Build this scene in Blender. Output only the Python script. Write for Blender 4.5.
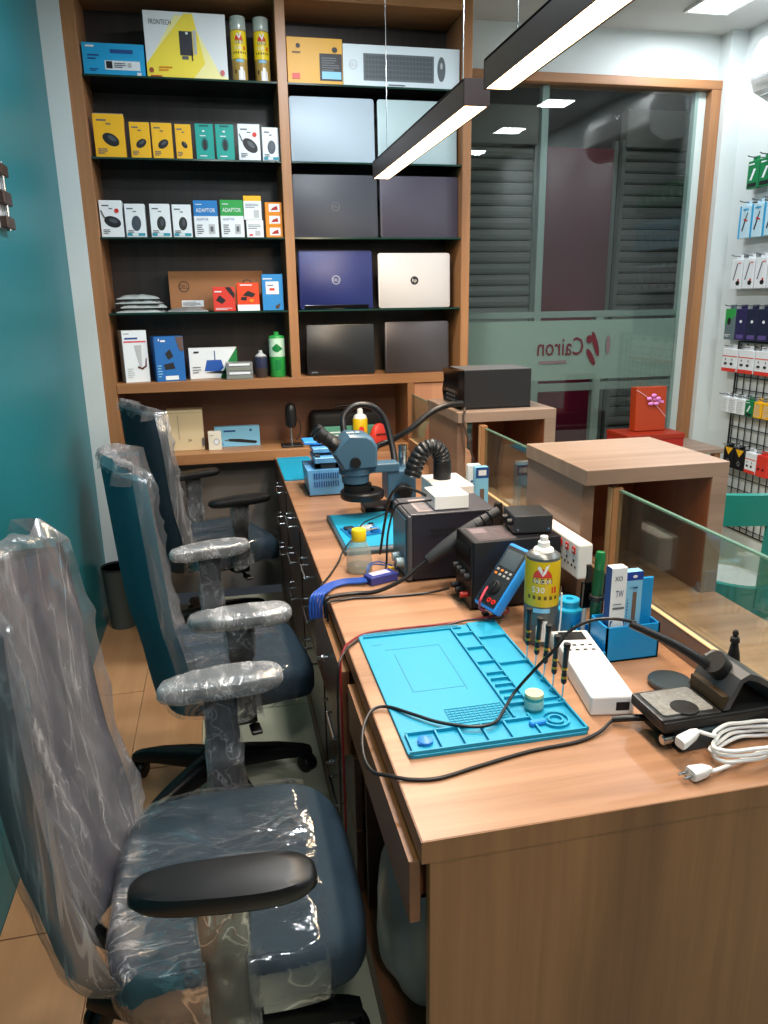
import bpy, bmesh, math, random
from mathutils import Vector, Matrix, noise
random.seed(7)
S = bpy.context.scene
COL = S.collection
for o in list(bpy.data.objects):
    bpy.data.objects.remove(o)
PI = math.pi

# ------------------------------------------------------------------ camera
YAW, PITCH, ROLL, FPX = 0.2090, 0.2751, -0.0160, 743.0
def cam_axes():
    f = Vector((math.sin(YAW) * math.cos(PITCH), math.cos(YAW) * math.cos(PITCH), -math.sin(PITCH)))
    r = Vector((math.cos(YAW), -math.sin(YAW), 0))
    u = r.cross(f)
    c, s = math.cos(ROLL), math.sin(ROLL)
    return c * r + s * u, -s * r + c * u, f
cd = bpy.data.cameras.new('camera')
cam = bpy.data.objects.new('camera', cd)
COL.objects.link(cam)
_r, _u, _f = cam_axes()
m = Matrix((_r, _u, -_f)).transposed().to_4x4()
m.translation = Vector((0, 0, 1.5))
cam.matrix_world = m
cd.sensor_fit = 'VERTICAL'
cd.sensor_height = 36.0
cd.lens = FPX / 1024 * 36.0
cd.clip_start = 0.02
S.camera = cam

# ------------------------------------------------------------------ world, lights, exposure
w = bpy.data.worlds.new('world')
S.world = w
w.use_nodes = True
w.node_tree.nodes['Background'].inputs[0].default_value = (0.75, 0.85, 1.0, 1)
w.node_tree.nodes['Background'].inputs[1].default_value = 0.03
S.view_settings.view_transform = 'Standard'
S.view_settings.look = 'None'
S.view_settings.gamma = 1.0
S.view_settings.use_curve_mapping = False
S.view_settings.exposure = 0.35
CEIL = 2.85
PANELS = [(2.45, 3.63, 0.55), (2.45, 2.6, 0.6), (2.45, 1.72, 0.6), (2.45, 0.8, 0.6),
          (0.55, 2.80, 1.75), (0.65, 1.55, 1.1), (0.65, 0.3, 1.0), (0.1, -0.8, 1.2)]     # x, y, relative output; this row is added out of view for brightness
PANEL_W = 15.0
PEND_W = 13.0
def area(name, loc, sx, sy, watts, col, rot=(0, 0, 0)):
    l = bpy.data.lights.new(name, 'AREA')
    l.shape = 'RECTANGLE'; l.size = sx; l.size_y = sy; l.energy = watts; l.color = col
    o = bpy.data.objects.new(name, l)
    o.location = loc; o.rotation_euler = rot
    COL.objects.link(o)
    return o

# ------------------------------------------------------------------ helpers
def lin(h):
    if isinstance(h, str):
        h = h.lstrip('#')
        c = [int(h[i:i + 2], 16) / 255 for i in (0, 2, 4)]
    else:
        c = h
    return tuple(x / 12.92 if x <= 0.04045 else ((x + 0.055) / 1.055) ** 2.4 for x in c)

MATS = {}
def newmat(name):
    mt = bpy.data.materials.new(name)
    mt.use_nodes = True
    nt = mt.node_tree
    return mt, nt, nt.nodes['Principled BSDF']

def P(name, col, rough=0.5, metal=0.0, emit=0.0, trans=0.0, ior=1.45, coat=0.0, var=0.06, scale=6.0, bump=0.0, alpha=1.0):
    """plain procedural material: base colour with a little noise variation and relief"""
    if name in MATS:
        return MATS[name]
    mt, nt, b = newmat(name)
    c = lin(col)
    tc = nt.nodes.new('ShaderNodeTexCoord')
    nz = nt.nodes.new('ShaderNodeTexNoise')
    nz.inputs['Scale'].default_value = scale
    nz.inputs['Detail'].default_value = 4
    nt.links.new(tc.outputs['Object'], nz.inputs['Vector'])
    mx = nt.nodes.new('ShaderNodeMix'); mx.data_type = 'RGBA'
    mx.inputs[6].default_value = tuple(x * (1 - var) for x in c) + (1,)
    mx.inputs[7].default_value = tuple(min(1, x * (1 + var)) for x in c) + (1,)
    nt.links.new(nz.outputs['Fac'], mx.inputs[0])
    nt.links.new(mx.outputs[2], b.inputs['Base Color'])
    b.inputs['Roughness'].default_value = rough
    b.inputs['Metallic'].default_value = metal
    b.inputs['IOR'].default_value = ior
    b.inputs['Transmission Weight'].default_value = trans
    b.inputs['Coat Weight'].default_value = coat
    b.inputs['Alpha'].default_value = alpha
    if emit:
        b.inputs['Emission Color'].default_value = c + (1,)
        b.inputs['Emission Strength'].default_value = emit
    if bump:
        n2 = nt.nodes.new('ShaderNodeTexNoise'); n2.inputs['Scale'].default_value = scale * 25
        nt.links.new(tc.outputs['Object'], n2.inputs['Vector'])
        bp = nt.nodes.new('ShaderNodeBump'); bp.inputs['Strength'].default_value = bump
        bp.inputs['Distance'].default_value = 0.002
        nt.links.new(n2.outputs['Fac'], bp.inputs['Height'])
        nt.links.new(bp.outputs['Normal'], b.inputs['Normal'])
    MATS[name] = mt
    return mt

def wood(name, c1, c2, axis='y', scale=1.0, rough=0.42, c3=None):
    if name in MATS:
        return MATS[name]
    mt, nt, b = newmat(name)
    tc = nt.nodes.new('ShaderNodeTexCoord')
    mp = nt.nodes.new('ShaderNodeMapping')
    st = [26 * scale] * 3
    st['xyz'.index(axis)] = 1.1 * scale
    mp.inputs['Scale'].default_value = st
    nt.links.new(tc.outputs['Object'], mp.inputs['Vector'])
    n1 = nt.nodes.new('ShaderNodeTexNoise')
    n1.inputs['Scale'].default_value = 1.0; n1.inputs['Detail'].default_value = 8
    n1.inputs['Roughness'].default_value = 0.65; n1.inputs['Distortion'].default_value = 0.4
    nt.links.new(mp.outputs[0], n1.inputs['Vector'])
    mp2 = nt.nodes.new('ShaderNodeMapping')
    st2 = [5 * scale] * 3
    st2['xyz'.index(axis)] = 0.6 * scale
    mp2.inputs['Scale'].default_value = st2
    nt.links.new(tc.outputs['Object'], mp2.inputs['Vector'])
    n2 = nt.nodes.new('ShaderNodeTexNoise')
    n2.inputs['Scale'].default_value = 1.0; n2.inputs['Detail'].default_value = 3
    nt.links.new(mp2.outputs[0], n2.inputs['Vector'])
    ad = nt.nodes.new('ShaderNodeMath'); ad.operation = 'ADD'
    nt.links.new(n1.outputs['Fac'], ad.inputs[0]); nt.links.new(n2.outputs['Fac'], ad.inputs[1])
    cr = nt.nodes.new('ShaderNodeValToRGB')
    cr.color_ramp.elements[0].position = 0.36; cr.color_ramp.elements[0].color = lin(c1) + (1,)
    cr.color_ramp.elements[1].position = 0.66; cr.color_ramp.elements[1].color = lin(c2) + (1,)
    hl = nt.nodes.new('ShaderNodeMath'); hl.operation = 'MULTIPLY'; hl.inputs[1].default_value = 0.5
    nt.links.new(ad.outputs[0], hl.inputs[0])
    nt.links.new(hl.outputs[0], cr.inputs['Fac'])
    nt.links.new(cr.outputs['Color'], b.inputs['Base Color'])
    b.inputs['Roughness'].default_value = rough
    bp = nt.nodes.new('ShaderNodeBump'); bp.inputs['Strength'].default_value = 0.08; bp.inputs['Distance'].default_value = 0.001
    nt.links.new(n1.outputs['Fac'], bp.inputs['Height']); nt.links.new(bp.outputs['Normal'], b.inputs['Normal'])
    MATS[name] = mt
    return mt

def glass(name, tint, ior=1.5, rough=0.0, extra=0.0, haze=0.0):
    """thin pane: tinted transparency with a Fresnel reflection and some haze"""
    if name in MATS:
        return MATS[name]
    mt, nt, b = newmat(name)
    nt.nodes.remove(b)
    out = nt.nodes['Material Output']
    tr = nt.nodes.new('ShaderNodeBsdfTransparent'); tr.inputs[0].default_value = lin(tint) + (1,)
    gl = nt.nodes.new('ShaderNodeBsdfGlossy'); gl.inputs['Roughness'].default_value = rough
    fr = nt.nodes.new('ShaderNodeFresnel')
    ge = nt.nodes.new('ShaderNodeNewGeometry')              # same reflection from either side of the thin pane
    im = nt.nodes.new('ShaderNodeMix'); im.inputs[2].default_value = ior; im.inputs[3].default_value = 1 / ior
    nt.links.new(ge.outputs['Backfacing'], im.inputs[0]); nt.links.new(im.outputs[0], fr.inputs['IOR'])
    ad = nt.nodes.new('ShaderNodeMath'); ad.operation = 'ADD'; ad.use_clamp = True; ad.inputs[1].default_value = extra
    nt.links.new(fr.outputs[0], ad.inputs[0])
    mx = nt.nodes.new('ShaderNodeMixShader')
    nt.links.new(ad.outputs[0], mx.inputs[0]); nt.links.new(tr.outputs[0], mx.inputs[1]); nt.links.new(gl.outputs[0], mx.inputs[2])
    last = mx
    if haze:
        df = nt.nodes.new('ShaderNodeBsdfDiffuse'); df.inputs[0].default_value = lin('#d4e4dc') + (1,)
        m2 = nt.nodes.new('ShaderNodeMixShader'); m2.inputs[0].default_value = haze
        nt.links.new(mx.outputs[0], m2.inputs[1]); nt.links.new(df.outputs[0], m2.inputs[2])
        last = m2
    nt.links.new(last.outputs[0], out.inputs['Surface'])
    MATS[name] = mt
    return mt

def film(name, lo, hi, stretch, tone='#d8dade', rough=0.16, gloss=0.5):
    """crumpled clear wrapping film: transparent with cloudy streaks and gloss"""
    if name in MATS:
        return MATS[name]
    mt, nt, b = newmat(name)
    nt.nodes.remove(b)
    out = nt.nodes['Material Output']
    tc = nt.nodes.new('ShaderNodeTexCoord')
    mp = nt.nodes.new('ShaderNodeMapping'); mp.inputs['Scale'].default_value = stretch
    mp.inputs['Rotation'].default_value = (0.35, 0.1, 0.2)
    nt.links.new(tc.outputs['Object'], mp.inputs['Vector'])
    nz = nt.nodes.new('ShaderNodeTexNoise'); nz.inputs['Scale'].default_value = 1.0
    nz.inputs['Detail'].default_value = 3; nz.inputs['Roughness'].default_value = 0.5; nz.inputs['Distortion'].default_value = 0.6
    nt.links.new(mp.outputs[0], nz.inputs['Vector'])
    sb = nt.nodes.new('ShaderNodeMath'); sb.operation = 'SUBTRACT'; sb.inputs[1].default_value = 0.5
    nt.links.new(nz.outputs['Fac'], sb.inputs[0])
    ab = nt.nodes.new('ShaderNodeMath'); ab.operation = 'ABSOLUTE'
    nt.links.new(sb.outputs[0], ab.inputs[0])
    c1 = nt.nodes.new('ShaderNodeMapRange')              # thin creases
    c1.inputs['From Min'].default_value = 0.0; c1.inputs['From Max'].default_value = 0.035
    c1.inputs['To Min'].default_value = hi - lo; c1.inputs['To Max'].default_value = 0.0
    nt.links.new(ab.outputs[0], c1.inputs['Value'])
    n2 = nt.nodes.new('ShaderNodeTexNoise'); n2.inputs['Scale'].default_value = 0.35
    n2.inputs['Detail'].default_value = 2
    nt.links.new(mp.outputs[0], n2.inputs['Vector'])
    c2 = nt.nodes.new('ShaderNodeMapRange')              # broad cloudy folds
    c2.inputs['From Min'].default_value = 0.40; c2.inputs['From Max'].default_value = 0.68
    c2.inputs['To Min'].default_value = lo; c2.inputs['To Max'].default_value = lo + (hi - lo) * 0.55
    nt.links.new(n2.outputs['Fac'], c2.inputs['Value'])
    mk_ = nt.nodes.new('ShaderNodeMapRange')             # creases come and go
    mk_.inputs['From Min'].default_value = 0.42; mk_.inputs['From Max'].default_value = 0.62
    nt.links.new(n2.outputs['Fac'], mk_.inputs['Value'])
    mu = nt.nodes.new('ShaderNodeMath'); mu.operation = 'MULTIPLY'
    nt.links.new(c1.outputs[0], mu.inputs[0]); nt.links.new(mk_.outputs[0], mu.inputs[1])
    cr = nt.nodes.new('ShaderNodeMath'); cr.operation = 'ADD'; cr.use_clamp = True
    nt.links.new(mu.outputs[0], cr.inputs[0]); nt.links.new(c2.outputs[0], cr.inputs[1])
    tr = nt.nodes.new('ShaderNodeBsdfTransparent')
    df = nt.nodes.new('ShaderNodeBsdfDiffuse'); df.inputs[0].default_value = lin(tone) + (1,)
    gl = nt.nodes.new('ShaderNodeBsdfGlossy'); gl.inputs['Roughness'].default_value = rough
    m1 = nt.nodes.new('ShaderNodeMixShader'); m1.inputs[0].default_value = gloss
    nt.links.new(df.outputs[0], m1.inputs[1]); nt.links.new(gl.outputs[0], m1.inputs[2])
    m2 = nt.nodes.new('ShaderNodeMixShader')
    nt.links.new(cr.outputs[0], m2.inputs[0]); nt.links.new(tr.outputs[0], m2.inputs[1]); nt.links.new(m1.outputs[0], m2.inputs[2])
    bp = nt.nodes.new('ShaderNodeBump'); bp.inputs['Strength'].default_value = 0.9; bp.inputs['Distance'].default_value = 0.006
    nt.links.new(nz.outputs['Fac'], bp.inputs['Height'])
    nt.links.new(bp.outputs['Normal'], gl.inputs['Normal'])
    nt.links.new(m2.outputs[0], out.inputs['Surface'])
    MATS[name] = mt
    return mt

def emitmat(name, col, strength):
    if name in MATS:
        return MATS[name]
    mt, nt, b = newmat(name)
    b.inputs['Base Color'].default_value = (0.8, 0.8, 0.8, 1)
    b.inputs['Emission Color'].default_value = lin(col) + (1,)
    b.inputs['Emission Strength'].default_value = strength
    MATS[name] = mt
    return mt

def B():
    return bmesh.new()

def box(bm, x0, x1, y0, y1, z0, z1, bev=0.0, seg=1, mi=0):
    vs = [bm.verts.new(p) for p in ((x0, y0, z0), (x1, y0, z0), (x1, y1, z0), (x0, y1, z0), (x0, y0, z1), (x1, y0, z1), (x1, y1, z1), (x0, y1, z1))]
    fs = [bm.faces.new([vs[i] for i in f]) for f in ((3, 2, 1, 0), (4, 5, 6, 7), (0, 1, 5, 4), (1, 2, 6, 5), (2, 3, 7, 6), (3, 0, 4, 7))]
    for f in fs:
        f.material_index = mi
    if bev:
        es = list({e for f in fs for e in f.edges})
        r = bmesh.ops.bevel(bm, geom=es, offset=bev, segments=seg, affect='EDGES', profile=0.5, material=mi)
    return bm

def frame_of(d):
    d = d.normalized()
    a = Vector((0, 0, 1)) if abs(d.z) < 0.95 else Vector((1, 0, 0))
    x = a.cross(d).normalized()
    return x, d.cross(x)

def loft(bm, rings, cap0=True, cap1=True, mi=0):
    V = [[bm.verts.new(p) for p in r] for r in rings]
    n = len(V[0])
    for a, b in zip(V, V[1:]):
        for i in range(n):
            f = bm.faces.new((a[i], a[(i + 1) % n], b[(i + 1) % n], b[i])); f.material_index = mi
    if cap0:
        bm.faces.new(V[0][::-1]).material_index = mi
    if cap1:
        bm.faces.new(V[-1]).material_index = mi
    return bm

def cyl(bm, p0, p1, r0, r1=None, n=16, mi=0):
    p0, p1 = Vector(p0), Vector(p1)
    r1 = r0 if r1 is None else r1
    x, y = frame_of(p1 - p0)
    loft(bm, [[p + (x * math.cos(2 * PI * i / n) + y * math.sin(2 * PI * i / n)) * r for i in range(n)] for p, r in ((p0, r0), (p1, r1))], mi=mi)
    return bm

def lathe(bm, prof, n=24, c=(0, 0, 0), axis=(0, 0, 1), mi=0):
    """profile of (radius, height) turned about an axis through c"""
    c = Vector(c); d = Vector(axis).normalized()
    x, y = frame_of(d)
    loft(bm, [[c + d * h + (x * math.cos(2 * PI * i / n) + y * math.sin(2 * PI * i / n)) * max(r, 0.0002) for i in range(n)] for r, h in prof], mi=mi)
    return bm

def spline(pts, k=6):
    pts = [Vector(p) for p in pts]
    out = []
    for i in range(len(pts) - 1):
        p0 = pts[max(i - 1, 0)]; p1 = pts[i]; p2 = pts[i + 1]; p3 = pts[min(i + 2, len(pts) - 1)]
        for j in range(k):
            t = j / k
            out.append(0.5 * ((2 * p1) + (p2 - p0) * t + (2 * p0 - 5 * p1 + 4 * p2 - p3) * t * t + (3 * p1 - p0 - 3 * p2 + p3) * t ** 3))
    out.append(pts[-1])
    return out

def tube(bm, pts, r, n=8, k=6, mi=0, rf=None):
    q = spline(pts, k) if k > 1 else [Vector(p) for p in pts]
    rings = []
    up = None
    for i, p in enumerate(q):
        d = (q[min(i + 1, len(q) - 1)] - q[max(i - 1, 0)])
        if d.length < 1e-7:
            d = Vector((0, 0, 1))
        d.normalize()
        if up is None:
            x, y = frame_of(d)
        else:
            x = (up - d * up.dot(d))
            x = x.normalized() if x.length > 1e-5 else frame_of(d)[0]
            y = d.cross(x)
        up = x
        rr = r if rf is None else r * rf(i / (len(q) - 1))
        rings.append([p + (x * math.cos(2 * PI * j / n) + y * math.sin(2 * PI * j / n)) * rr for j in range(n)])
    loft(bm, rings, mi=mi)
    return bm

def prism(bm, pts, d, mi=0):
    """closed outline (3D points) extruded by vector d"""
    d = Vector(d)
    a = [Vector(p) for p in pts]
    loft(bm, [a, [p + d for p in a]], mi=mi)
    return bm

def sellipse(a, b, e, n, z=0.0, cx=0.0, cy=0.0):
    out = []
    for i in range(n):
        t = 2 * PI * i / n
        c, s = math.cos(t), math.sin(t)
        out.append(Vector((cx + a * math.copysign(abs(c) ** (2 / e), c), cy + b * math.copysign(abs(s) ** (2 / e), s), z)))
    return out

def mk(name, bm, mat, parent=None, loc=None, rot=None, smooth=False, recalc=True):
    if recalc:
        bmesh.ops.recalc_face_normals(bm, faces=bm.faces[:])
    me = bpy.data.meshes.new(name)
    bm.to_mesh(me); bm.free()
    for mm in (mat if isinstance(mat, (list, tuple)) else [mat]):
        me.materials.append(mm)
    if smooth:
        me.polygons.foreach_set('use_smooth', [True] * len(me.polygons))
        me.set_sharp_from_angle(angle=math.radians(smooth if smooth is not True else 38))
    o = bpy.data.objects.new(name, me)
    COL.objects.link(o)
    if parent:
        o.parent = parent
    if loc is not None:
        o.location = loc
    if rot is not None:
        o.rotation_euler = rot
    return o

def tag(o, label, cat, group=None):
    o['label'] = label; o['category'] = cat
    if group:
        o['group'] = group
    return o

def thing(name, label, cat, loc=(0, 0, 0), rz=0.0, group=None, rot=None):
    o = bpy.data.objects.new(name, None)
    o.empty_display_size = 0.05
    COL.objects.link(o)
    o.location = loc
    o.rotation_euler = rot if rot else (0, 0, rz)
    return tag(o, label, cat, group)

def struct(o):
    o['kind'] = 'structure'
    return o

TXT = {}
def text_mesh(s):
    if s not in TXT:
        cu = bpy.data.curves.new('lettering', 'FONT')
        cu.body = s; cu.size = 1.0; cu.resolution_u = 2
        to = bpy.data.objects.new('lettering', cu)
        COL.objects.link(to)
        dg = bpy.context.evaluated_depsgraph_get()
        me = bpy.data.meshes.new_from_object(to.evaluated_get(dg))
        vs = [v.co.copy() for v in me.vertices]
        fs = [list(p.vertices) for p in me.polygons]
        bpy.data.objects.remove(to); bpy.data.curves.remove(cu); bpy.data.meshes.remove(me)
        x0 = min(v.x for v in vs); x1 = max(v.x for v in vs); y0 = min(v.y for v in vs); y1 = max(v.y for v in vs)
        TXT[s] = ([((v.x - x0), (v.y - y0)) for v in vs], fs, x1 - x0, y1 - y0)
    return TXT[s]

class Print:
    """flat print laid on a face: origin o, width axis ax, height axis ay; each item a hair above the one before"""
    def __init__(self, o, ax, ay, w, h, step=0.0004):
        self.o, self.ax, self.ay = Vector(o), Vector(ax).normalized(), Vector(ay).normalized()
        self.n = self.ax.cross(self.ay); self.w, self.h = w, h
        self.bm = B(); self.mats = []; self.k = 1; self.step = step; self.bend = None
    def mi(self, m):
        if m not in self.mats:
            self.mats.append(m)
        return self.mats.index(m)
    def pt(self, x, y):
        return self.o + self.ax * x + self.ay * y + self.n * (self.step * self.k)
    def poly(self, pts, m):
        f = self.bm.faces.new([self.bm.verts.new(self.pt(u * self.w, v * self.h)) for u, v in pts])
        f.material_index = self.mi(m); self.k += 1
        return self
    def rect(self, u0, v0, u1, v1, m):
        return self.poly([(u0, v0), (u1, v0), (u1, v1), (u0, v1)], m)
    def ell(self, u, v, ru, rv, m, n=18, rot=0.0):
        c, s = math.cos(rot), math.sin(rot)
        pts = []
        for i in range(n):
            a, b = ru * self.w * math.cos(2 * PI * i / n), rv * self.h * math.sin(2 * PI * i / n)
            pts.append((u + (a * c - b * s) / self.w, v + (a * s + b * c) / self.h))
        return self.poly(pts, m)
    def ring(self, u, v, r, th, m, n=24):
        """circle outline of radius r and line th, both in metres"""
        mi = self.mi(m)
        a = [self.bm.verts.new(self.pt(u * self.w + r * math.cos(2 * PI * i / n), v * self.h + r * math.sin(2 * PI * i / n))) for i in range(n)]
        b = [self.bm.verts.new(self.pt(u * self.w + (r - th) * math.cos(2 * PI * i / n), v * self.h + (r - th) * math.sin(2 * PI * i / n))) for i in range(n)]
        for i in range(n):
            self.bm.faces.new((a[i], a[(i + 1) % n], b[(i + 1) % n], b[i])).material_index = mi
        self.k += 1
        return self
    def text(self, s, u, v, hh, m, mirror=False, maxw=None, center=True):
        """lettering, centred at u (or starting there), bottom at v, hh high as a fraction of the face height"""
        vs, fs, tw, th = text_mesh(s)
        sc = hh * self.h / th
        sx = sc
        if maxw and tw * sc > maxw * self.w:
            sx = maxw * self.w / tw
        x0 = u * self.w - (tw * sx / 2 if center else 0)
        mi = self.mi(m)
        V = [self.bm.verts.new(self.pt(x0 + ((tw - x) if mirror else x) * sx, v * self.h + y * sc)) for x, y in vs]
        for f in fs:
            try:
                self.bm.faces.new([V[i] for i in f]).material_index = mi
            except ValueError:
                pass
        self.k += 1
        return self
    def lines(self, u0, v0, u1, v1, n, m, fill=0.5, seed=1):
        """small unreadable copy as rows of short bars"""
        rnd = random.Random(seed)
        dv = (v1 - v0) / n
        mi = self.mi(m)
        for i in range(n):
            e = u0 + (u1 - u0) * rnd.uniform(0.6, 1.0)
            y = v0 + i * dv
            f = self.bm.faces.new([self.bm.verts.new(self.pt(u * self.w, v * self.h)) for u, v in ((u0, y), (e, y), (e, y + dv * fill), (u0, y + dv * fill))])
            f.material_index = mi
        self.k += 1
        return self
    def done(self, name, parent):
        return mk(name, self.bm, self.mats, parent, recalc=False)

def pack(name, label, cat, x0, x1, yf, d, z0, h, mat, draw=None, rz=0.0, group=None, tab=None, side=None):
    """upright carton: front face towards -Y at yf, child carton plus printed face"""
    w = x1 - x0
    t = thing(name, label, cat, ((x0 + x1) / 2, yf + d / 2, z0), rz, group)
    mk('carton', box(B(), -w / 2, w / 2, -d / 2, d / 2, 0, h, 0.0012), mat, t)
    if tab:
        bm = B()
        box(bm, -w / 2, w / 2, -0.0008, 0.0008, h - 0.001, h + tab[0], 0)
        mk('hang_tab', bm, tab[1], t)
    if draw:
        p = Print((-w / 2, -d / 2, 0), (1, 0, 0), (0, 0, 1), w, h)
        draw(p)
        p.done('printed_front', t)
    if side:
        p = Print((-w / 2, d / 2, 0), (0, -1, 0), (0, 0, 1), d, h)
        side(p)
        p.done('printed_side', t)
    return t

# ------------------------------------------------------------------ materials
WOODT = wood('wood_top', '#805a3e', '#bb8d6c', 'x', 0.8, 0.36)
WOODV = wood('wood_upright', '#6b4428', '#9d6c42', 'z', 0.8, 0.45)
WOODS = wood('wood_shelf', '#84593a', '#ab7b50', 'z', 0.8, 0.42)
WOODX = wood('wood_shelf_long', '#895d3b', '#b07f52', 'x', 0.8, 0.42)
WOODE2 = wood('wood_drawer_edge', '#9a6238', '#b97a48', 'y', 0.8, 0.42)
WOODY = wood('wood_drawer', '#6b4029', '#8a5737', 'y', 0.8, 0.42)
WOODB = wood('wood_block', '#7d685a', '#a08a7a', 'x', 0.7, 0.4)
WOODBV = wood('wood_block_upright', '#6d5346', '#8c6f5c', 'y', 0.7, 0.4)
WOODIN = wood('wood_inner', '#6e3d24', '#8a5030', 'z', 0.7, 0.4)
WOODE = wood('wood_edge_light', '#c9a070', '#e0bd8e', 'z', 0.8, 0.4)
WOODEY = wood('wood_edge_light_long', '#c9a070', '#e0bd8e', 'y', 0.8, 0.4)
DARKB = wood('dark_back_panel', '#2c2626', '#453d3a', 'z', 0.6, 0.35)
REDB = wood('nook_back_panel', '#6a4632', '#85583c', 'x', 0.6, 0.45)
DARKD = wood('dark_drawer_front', '#3a2320', '#56352c', 'y', 0.8, 0.35)
TEAL = P('teal_paint', '#176a74', 0.4, var=0.08, scale=1.5)
WHITEW = P('white_paint', '#cad2d2', 0.6, var=0.03, scale=2)
CEILM = P('ceiling_paint', '#b9bcbb', 0.7, var=0.02)
FLOORT = P('pale_floor_tile', '#b9b59b', 0.3, var=0.08, scale=3)
FLOORW = wood('wood_floor', '#a97e58', '#c79b70', 'y', 0.5, 0.35)
GREYP = P('grey_panel', '#7d7670', 0.5, var=0.08)
BLACK = P('black_plastic', '#141416', 0.4)
BLACKM = P('black_matte', '#0f0f10', 0.65)
BLACKG = P('black_gloss', '#0b0b0d', 0.12)
DGREY = P('dark_grey_metal', '#3b3d40', 0.35, metal=0.3)
MGREY = P('mid_grey', '#6a6d70', 0.4)
LGREY = P('light_grey', '#b4b8ba', 0.35)
CHROME = P('chrome', '#c8ccd0', 0.18, metal=1.0)
SILVER = P('silver_lid', '#a4b4c0', 0.55, metal=0.1, var=0.03)
WHITE = P('white_plastic', '#e8e8e6', 0.35, var=0.02)
WHITEP = P('white_card', '#dfe6ea', 0.45, var=0.02)
INK = P('ink_black', '#1b1c20', 0.5)
INKG = P('ink_grey', '#5c6066', 0.5)
INKB = P('ink_blue', '#1c4a8c', 0.5)
RED = P('red_print', '#c8281e', 0.45)
REDC = P('red_card', '#d33a2e', 0.45)
DRED = P('dark_red_card', '#a8221b', 0.4)
YEL = P('yellow_card', '#e9b21f', 0.45, var=0.04)
YELB = P('yellow_bright', '#f0d52a', 0.4, var=0.03)
ORG = P('orange_card', '#e08a1c', 0.45)
TEALC = P('teal_card', '#109a8e', 0.45, var=0.04)
CYAN = P('cyan_card', '#1d9fd6', 0.45, var=0.04)
BLUEC = P('blue_card', '#1f76b8', 0.45, var=0.04)
LBLUE = P('light_blue_card', '#7fc0e2', 0.45, var=0.04)
GREENC = P('green_card', '#2a9a46', 0.45, var=0.04)
DGREEN = P('dark_green_card', '#127a3c', 0.45)
CARD = P('brown_cardboard', '#9a6a44', 0.7, var=0.08)
MATB = P('silicone_blue', '#0f92b4', 0.5, var=0.05, scale=4, bump=0.05)
MATD = P('silicone_blue_deep', '#0e8fae', 0.55, var=0.04)
BLUEP = P('blue_plastic', '#128fd0', 0.4, var=0.03)
BLUEM = P('meter_blue', '#2f8fe0', 0.4, var=0.03)
STEELB = P('blue_grey_enamel', '#3f5f74', 0.35, var=0.05)
LTBLUE = P('pale_blue_metal', '#5f9ccb', 0.35, var=0.05)
GLASSW = glass('window_glass', '#e8eeec', 1.52, 0.0, 0.0)
GLASSS = glass('shelf_glass', '#5f7d74', 1.5, 0.02, 0.02)
GLASSC = glass('counter_glass', '#e4eeea', 1.5, 0.0, 0.0, 0.012)
GLASSE = P('glass_edge', '#6a9080', 0.2, trans=0.0, alpha=0.75)
FROST = glass('frosted_band', '#9fb5af', 1.3, 0.3, 0.03, 0.5)

# ================================================================== room shell
XL, XR, YB, YN = -0.64, 2.85, 4.06, -1.6
struct(mk('floor', box(B(), 0.24, 3.0, YN, YB, -0.04, 0.0), FLOORT))
fl = struct(mk('floor_aisle', box(B(), XL, 0.24, YN, 3.76, -0.05, -0.006), P('tile_joint', '#7b776c', 0.6)))
y = YN
k = 0
tile_w = mk('floor_tile', box(B(), 0, 0.400, 0, 0.596, -0.006, 0.0, 0.0008), FLOORT, fl, (XL + 0.477, 0, 0))
plank_me = box(B(), 0, 0.236, 0, 1.196, -0.006, 0.0, 0.0008)
plank0 = mk('floor_plank', plank_me, FLOORW, fl, (XL + 0.001, 0, 0))
first = [True, True]
for i in range(9):
    o = tile_w if first[0] else tile_w.copy()
    if not first[0]:
        COL.objects.link(o)
    first[0] = False
    o.parent = fl; o.location = (XL + 0.477, YN + 0.6 * i, 0)
for i in range(10):
    o = plank0 if first[1] else plank0.copy()
    if not first[1]:
        COL.objects.link(o)
    first[1] = False
    o.parent = fl; o.location = (XL + 0.001 + 0.238 * (i % 2), YN + 1.2 * (i // 2) - 0.35 - 0.55 * (i % 2), 0)
struct(mk('ceiling', box(B(), XL - 0.1, XR + 0.1, YN - 0.1, YB + 0.1, CEIL, CEIL + 0.08), CEILM))
struct(mk('wall_left', box(B(), XL - 0.1, XL, YN, YB + 0.1, 0, CEIL), TEAL))
struct(mk('wall_right', box(B(), XR, XR + 0.1, YN, YB + 0.1, 0, CEIL), WHITEW))
struct(mk('wall_near', box(B(), XL - 0.1, XR + 0.1, YN - 0.1, YN, 0, CEIL), P('slate_paint', '#332f2e', 0.6)))
bm = B()
box(bm, XL, -0.552, 3.74, YB + 0.1, 0, CEIL)             # white pier left of the shelving
box(bm, -0.552, 1.255, YB, YB + 0.1, 0, CEIL)            # behind the shelving
box(bm, 1.255, 2.75, YB - 0.02, YB + 0.1, 2.60, CEIL)    # above the window
box(bm, 1.255, 1.30, YB - 0.02, YB + 0.1, 0, 2.60)
box(bm, 1.30, 2.75, YB - 0.02, YB + 0.1, 0, 0.12)
struct(mk('wall_back', bm, WHITEW))
struct(mk('trim_1', box(B(), 2.75, XR, 3.95, YB + 0.1, 0, CEIL), WHITEW))

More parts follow.
